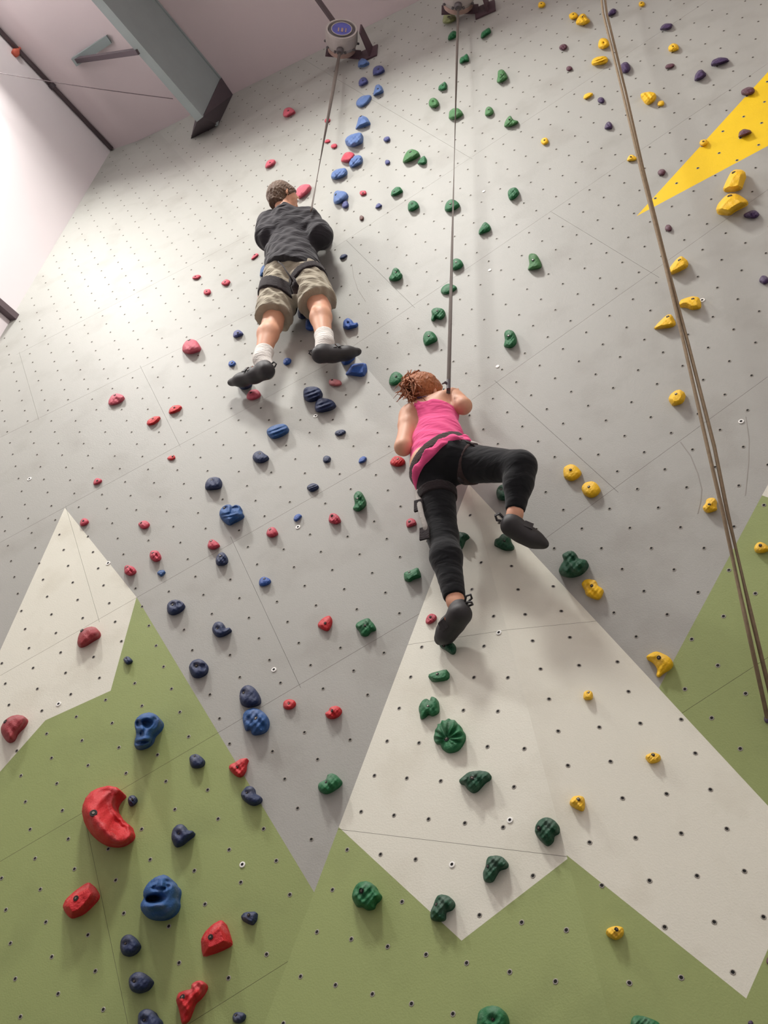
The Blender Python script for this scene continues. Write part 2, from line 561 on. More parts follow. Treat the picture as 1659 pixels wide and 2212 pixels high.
# ------------------------------------------------------------------ lamps
M['lampglass'] = mat('lamp_glass', (255, 250, 240), rough=0.4, emit=((255, 246, 232), 12.0))
M['reflector'] = mat('spun_aluminium', (190, 190, 190), rough=0.35, metal=0.9)
def high_bay(loc, power, label, color=(1.0, 0.985, 0.945), size=0.95):
    loc = np.asarray(loc, float)
    root = empty('high_bay_lamp', loc)
    tag(root, label, 'lamp', 'high bay lamps under the roof')
    bm = bmesh.new()
    lathe(bm, loc + [0, 0, .02], (0, 0, 1), ((.27, 0), (.28, .0), (.24, .12), (.12, .3), (.1, .48), (.02, .5), (.02, .48), (.09, .46), (.11, .3), (.23, .12)), 32, ring=True)
    adopt(bm_obj('reflector', bm, M['reflector'], smooth=True), root)
    bm = bmesh.new(); lathe(bm, loc + [0, 0, .05], (0, 0, 1), ((.235, 0), (.235, .012), (.02, .015)), 32)
    adopt(bm_obj('lens', bm, M['lampglass']), root)
    bm = bmesh.new(); sweep(bm, [loc + [0, 0, .5], loc + [0, 0, 1.1]], .012, 8); adopt(bm_obj('hanger', bm, M['darksteel']), root)
    ld = bpy.data.lights.new('lamp_light', 'AREA'); ld.shape = 'DISK'; ld.size = size; ld.energy = power; ld.color = color; ld.spread = math.radians(166)
    lo = bpy.data.objects.new('lamp_light', ld); lo.location = Vector(loc + [0, 0, .0])
    link(lo); adopt(lo, root)
    # the glass refractor also spills a little light upwards past the reflector
    pd = bpy.data.lights.new('refractor_spill', 'POINT'); pd.energy = power * .13; pd.color = color; pd.shadow_soft_size = .1
    po = bpy.data.objects.new('refractor_spill', pd); po.location = Vector(loc + [0.2, -.12, .42]); link(po); adopt(po, root)
    return root
LP = T0 + DE * ((1.05 - T0[1]) / DE[1]) + LW.n * .33
high_bay((LP[0], LP[1], 9.25), 172, 'round high bay lamp hung close to the bleached side wall', size=.5)
high_bay((-1.75, 0.25, 9.25), 265, 'round high bay lamp hung above the climbers')
high_bay((0.6, -2.6, 9.25), 40, 'round high bay lamp hung behind the viewer')
high_bay((-3.4, -3.6, 9.25), 40, 'round high bay lamp hung at the rear of the hall')

# ------------------------------------------------------------------ roof steel and pipes
EX = np.array([DE[1], -DE[0], 0.0])
def find(fn, x0, y0, x1, y1, lo, hi):
    """value at which the projected point crosses the image line"""
    s0 = side(x0, y0, x1, y1, *project(fn(lo)))
    for _ in range(50):
        mid = (lo + hi) / 2
        if (side(x0, y0, x1, y1, *project(fn(mid))) > 0) == (s0 > 0): lo = mid
        else: hi = mid
    return (lo + hi) / 2
tr = ROOF.hit(478, 167)
hb = find(lambda h: tr - np.array([0, 0, h]), 236, 0, 398, 202, 0, 1.2)
br = tr - np.array([0, 0, hb])
wb = find(lambda w: br - EX * w, 197, 0, 418, 255, 0, 0.8)
bl = br - EX * wb; tl = tr - EX * wb
beam = empty('steel_beam', bl); tag(beam, 'grey green steel roof beam ending at the top of the climbing wall', 'beam')
L7 = DE * 7
def bpart(name, polys, m):
    bm = bmesh.new()
    for A, B in polys: prism(bm, A, B)
    return bm_obj(name, bm, m, beam)
z = lambda v: np.array([0, 0, v])
bpart('bottom_flange', [([bl, br, br + z(.025), bl + z(.025)], [p - L7 for p in (bl, br, br + z(.025), bl + z(.025))])], M['steel'])
bpart('top_flange', [([tl, tr, tr - z(.025), tl - z(.025)], [p - L7 for p in (tl, tr, tr - z(.025), tl - z(.025))])], M['steel'])
w0 = br - EX * .03 + z(.02); w1 = br - EX * .012 + z(.02); w2 = tr - EX * .012 - z(.02); w3 = tr - EX * .03 - z(.02)
bpart('web', [([w0, w1, w2, w3], [p - L7 for p in (w0, w1, w2, w3)])], M['steel'])
wallq = [P2.hit(412, 300), P2.hit(471, 271), P2.hit(503, 204), P2.hit(425, 243)]
endq = [bl, br, tr, tl]
bpart('end_bracket', [(endq, wallq)], M['darksteel'])
st = [P2.hit(466, 273, .015), P2.hit(471, 271, .015), P2.hit(483, 214, .015), P2.hit(477, 216, .015)]
bpart('stiffener', [(st, [p - DE * .2 for p in st])], M['steel'])
# brace and purlin stub
brace = empty('roof_brace', ROOF.hit(165, 131)); tag(brace, 'angled steel brace reaching from the beam to the ceiling lining', 'brace')
bm = bmesh.new(); q0 = ROOF.hit(166, 130, .05); tt = find(lambda v: bl - DE * v, 0, 120, 600, 108, 0, 6)
box_along(bm, q0, bl - DE * tt + EX * .02, .04, .04); bm_obj('strut', bm, M['darksteel'], brace)
bm = bmesh.new(); box_along(bm, ROOF.hit(160, 134, .05), ROOF.hit(236, 84, .0), .07, .05); bm_obj('purlin_flange', bm, M['steel'], brace)
# sprinkler pipe at the eave
PA = P1.hit(242, 322, .01); PB = near_on_line(PA, DE, 0, 68)
pipe = empty('sprinkler_pipe', PA); tag(pipe, 'dark sprinkler pipe running along the eave to the wall corner', 'pipe')
bm = bmesh.new(); sweep(bm, [PA, PA - DE * 7], .019, 12); bm_obj('pipe_run', bm, M['pipe'], pipe, True)
hp = near_on_line(PA, DE, 38, 109)
bm = bmesh.new(); lathe(bm, hp - z(.09), (0, 0, 1), ((.004, 0), (.03, .005), (.034, .03), (.02, .06), (.018, .12), (.03, .15), (.035, .17), (.004, .19)), 16)
o = bm_obj('sprinkler_head', bm, M['orange'], pipe, True); o['label'] = 'orange red sprinkler head'
hp = near_on_line(PA, DE, 112, 185)
bm = bmesh.new(); sweep(bm, [hp + EX * .0, hp + z(.05) + EX * .02, hp + z(.16) + EX * .05, hp + z(.5) + EX * .3], .006, 8); bm_obj('hanger', bm, M['darksteel'], pipe)
bm = bmesh.new(); lathe(bm, hp - DE * .02, DE, ((.019, 0), (.03, 0), (.03, .04), (.019, .04)), 16, ring=True); bm_obj('clamp', bm, M['darksteel'], pipe)
# wire
wa = LW.hit(-60, 147, .02); wb_ = near_on_line(bl, DE, 377, 210) - EX * .02 - z(.012)
bm = bmesh.new(); sweep(bm, [wa + (wb_ - wa) * k / 8 - z(.03 * math.sin(math.pi * k / 8)) for k in range(9)], .0035, 6)
tag(bm_obj('sag_rod', bm, M['pipe']), 'thin dark rod strung from the side wall to the steel beam', 'rod')
# girt low on the side wall
ga = LW.hit(20, 676, .03)
bm = bmesh.new(); box_along(bm, ga + DE * .4, ga - DE * 5, .05, .06)
tag(bm_obj('wall_rail', bm, M['pipe']), 'dark rail along the pale side wall near its corner', 'rail')

# ------------------------------------------------------------------ auto belays and ropes
M['abwhite'] = mat('belay_casing', (176, 168, 164), rough=0.45, var=0.08, scale=12)
M['abring'] = mat('belay_grey_ring', (92, 86, 88), rough=0.5)
M['abblue'] = mat('belay_label_blue', (84, 88, 170), rough=0.35, var=0.3, scale=18)
M['abtan'] = mat('belay_label_tan', (168, 140, 130), rough=0.5, var=0.3, scale=14)
M['abmount'] = mat('belay_mount', (74, 52, 60), rough=0.6)
M['strap'] = mat('belay_webbing', (92, 82, 76), rough=0.8, var=0.12, scale=40)
M['rope'] = mat('tan_rope', (134, 116, 92), rough=0.85, var=0.3, scale=60)
def auto_belay(px, py, label):
    """drum whose axis stands out from the wall; px, py is the middle of its front face"""
    offF, depth, R = .27, .19, .128
    c = P2.hit(px, py, offF)
    lo, hi = -1.5, 1.5                     # the drum hangs a little askew, nose down
    for _ in range(40):
        k = (lo + hi) / 2; n = P2.n + P2.e1 * k - np.array([0, 0, .25]); n /= np.linalg.norm(n)
        if project(c - n * .2)[0] > project(c)[0]: lo = k
        else: hi = k
    e2_ = np.array([0, 0, 1.0]) - n * n[2]; e2_ /= np.linalg.norm(e2_); e1_ = np.cross(e2_, n)
    if e1_[0] < 0: e1_ = -e1_
    root = empty('auto_belay', c - P2.n * offF); tag(root, label, 'auto belay', 'auto belays at the top of the wall')
    def part(name, m, prof, cc=c, seg=40, ring=False):
        bm = bmesh.new(); lathe(bm, cc, n, prof, seg, ring=ring); return bm_obj(name, bm, m, root, False)
    drum = part('casing', M['abwhite'], ((.02, -depth), (R * .82, -depth), (R * .86, -depth * .72), (R * .92, -depth * .7), (R, -depth * .55), (R, -.02), (R * .97, 0), (R * .86, 0), (R * .84, -.02), (.02, -.02)))
    part('face_ring', M['abring'], ((.02, -.019), (R * .84, -.019), (R * .80, -.012), (R * .62, -.008), (.02, -.008)))
    o = part('label_disc', M['abblue'], ((.01, -.007), (R * .6, -.007), (R * .6, -.001), (.01, -.001))); o['label'] = 'round blue and tan badge'
    part('badge_rim', M['abwhite'], ((R * .6, -.006), (R * .65, -.006), (R * .65, .002), (R * .6, .002)), ring=True)
    bm = bmesh.new()
    for sx, w in ((-.2, .09), (.05, .14), (.3, .08)):
        q = [c + e1_ * R * (sx + dx) * .9 + e2_ * R * dy + n * .0005 for dx, dy in ((-w / 2, -.3), (w / 2, -.32), (w / 2, .05), (-w / 2, .07))]
        prism(bm, q, [p + n * .002 for p in q])
    bm_obj('badge_print', bm, M['abtan'], root)
    for an in np.linspace(0, 2 * math.pi, 10, endpoint=False):
        bm = bmesh.new(); d = e1_ * math.cos(an) + e2_ * math.sin(an)
        lathe(bm, c - n * (depth * .62) + d * R * .93, d, ((.006, 0), (.01, 0), (.01, .02), (.004, .024)), 8)
        bm_obj('bolt', bm, M['abring'], root)
    part('side_label', M['abtan'], ((R * .85, -depth * .98), (R * .875, -depth * .96), (R * .895, -depth * .78), (R * .87, -depth * .76)), ring=True)
    # bracket: plate beside the drum carrying it off the wall
    bm = bmesh.new(); e = e1_
    for s in (1.12,):
        A = [c + e * R * s + n * .01 + e2_ * .06, c + e * R * s + n * .01 - e2_ * .05, c + e * R * s - P2.n * offF * .95 - e2_ * .07, c + e * R * s - P2.n * offF * .95 + e2_ * .1]
        prism(bm, A, [p + e * .012 for p in A])
    A = [c - n * .21 + e * R * 1.2 + e2_ * .05, c - n * .21 - e * R + e2_ * .05, c - n * .21 - e * R - e2_ * .05, c - n * .21 + e * R * 1.2 - e2_ * .05]
    prism(bm, A, [p - n * .012 for p in A])
    w0 = P2.hit(*project(c + e * R * 1.15), 0.0); w0 = c + e * R * 1.15 - P2.n * (P2.n @ (c + e * R * 1.15 - P2.p) - .002)
    A = [w0 + P2.e1 * .06 + P2.e2 * .1, w0 - P2.e1 * .1 + P2.e2 * .1, w0 - P2.e1 * .1 - P2.e2 * .09, w0 + P2.e1 * .06 - P2.e2 * .09]
    prism(bm, A, [p + P2.n * .012 for p in A])
    bm_obj('bracket', bm, M['abmount'], root)
    bm = bmesh.new(); q = c + e2_ * .10 - n * .12
    sweep(bm, [q, q - DE * 4], .022, 12); bm_obj('support_bar', bm, M['pipe'], root)
    bm = bmesh.new(); lathe(bm, c - n * depth * .5 - e2_ * R * .9, -e2_, ((.03, -.02), (.03, .035), (.022, .05), (.004, .05)), 16); bm_obj('webbing_mouth', bm, M['abring'], root)
    return root, c - n * depth * .5 - e2_ * (R + .04)
B1, m1 = auto_belay(738, 62, 'white drum auto belay with blue badge bolted above the man in black')
B2, m2 = auto_belay(990, -38, 'auto belay drum cut by the picture top above the woman in pink')

def strap(name, pts, w, label, m, flat=.22, twist=2.6, n=40):
    P = [np.asarray(p) for p in pts]
    seg = [np.linalg.norm(P[i + 1] - P[i]) for i in range(len(P) - 1)]; tot = sum(seg)
    out = []
    for k in range(n + 1):
        s = tot * k / n; i = 0
        while i < len(seg) - 1 and s > seg[i]: s -= seg[i]; i += 1
        out.append(P[i] + (P[i + 1] - P[i]) * s / seg[i])
    bm = bmesh.new(); sweep(bm, out, w, 10, flat, hint=(0, 1, .1), twist=twist)
    return tag(bm_obj(name, bm, m, None, True), label, 'rope')
strap('belay_webbing', [m1, P2.hit(672, 456, .30)], .013, 'grey belay strap running down from the drum to the man in black', M['strap'])
s2 = strap('belay_webbing', [m2, P2.hit(968.5, 850, .27)], .009, 'dark belay strap hanging straight down to the woman in pink', M['strap'], twist=3.6)
bm = bmesh.new()   # stopper / tail near the woman's shoulder
q = P2.hit(969, 831, .30)
sweep(bm, [q, q + P2.e1 * -.012 + P2.n * .01 + P2.e2 * .01, q + P2.e1 * -.03 + P2.e2 * .018], [.007, .006, .003], 8)
sweep(bm, [q - P2.e2 * .03, q + P2.e2 * .03], .009, 8)
bm_obj('stopper', bm, M['darksteel'], s2)
def rope(pts, label, r=.0068):
    P = [P2.hit(x, y, o) for x, y, o in pts]
    bm = bmesh.new(); sweep(bm, P, r, 10)
    return tag(bm_obj('climbing_rope', bm, M['rope'], None, True), label, 'rope', 'pair of tan ropes on the right')
rope([(1292, -60, .26), (1303, 30, .27), (1346, 205, .29), (1385, 370, .30), (1432, 553, .30), (1478, 745, .29), (1527, 960, .26), (1562, 1110, .23), (1608, 1325, .17), (1658, 1552, .06)],
     'tan climbing rope nearer the woman, lower left strand of the hanging pair')
rope([(1300, -60, .24), (1311, 30, .25), (1352, 200, .26), (1388, 360, .275), (1436, 553, .285), (1487, 745, .28), (1543, 965, .25), (1572, 1110, .22), (1622, 1325, .16), (1675, 1545, .06)],
     'tan climbing rope further from the woman, upper right strand of the hanging pair')

# ------------------------------------------------------------------ climbing holds
def plastic(name, rgb, chalk=(205, 205, 205), amt=0.22, rough=0.62):
    return mat(name, rgb, rough=rough, var=0.16, scale=30, bump=0.35, bscale=140, tint=chalk, tscale=14, tamount=amt, spec=0.35)
for k, c in dict(pink=(192, 86, 102), rose=(186, 62, 80), red=(196, 38, 44), maroon=(150, 52, 58), dusty=(190, 112, 116), pale=(86, 114, 166), blue=(44, 84, 158), sea=(40, 84, 140),
                 navy=(34, 48, 84), indigo=(72, 78, 130), green=(30, 104, 62), leaf=(70, 122, 72), olive=(140, 146, 100), forest=(18, 74, 50), yellow=(240, 190, 24), purple=(64, 44, 84), plum=(92, 54, 68), brown=(98, 66, 60)).items():
    M['h_' + k] = plastic('hold_' + k, c)
M['boltdark'] = mat('bolt_socket', (22, 20, 20), rough=0.7)
M['boltsteel'] = mat('bolt_steel', (120, 112, 104), rough=0.4, metal=0.8)
kz = 560 / 1659
CROP = dict(A=(0, 0, kz), B=(550, 0, kz), C=(1100, 0, kz), D=(0, 550, kz), E=(550, 550, kz), F=(1100, 550, kz), G=(0, 1100, kz), H=(550, 1100, kz), I=(1100, 1100, kz),
            J=(0, 1652, kz), K=(550, 1652, kz), L=(1100, 1652, kz), m=(540, 390, 200 / 1659), n=(540, 530, 200 / 1659), o=(480, 640, 320 / 1659), v=(960, 930, 260 / 1659),
            u=(860, 1120, 300 / 2212), g=(250, 1480, 150 / 1659), f=(270, 1850, 150 / 1659), d=(440, 1060, 140 / 1659))
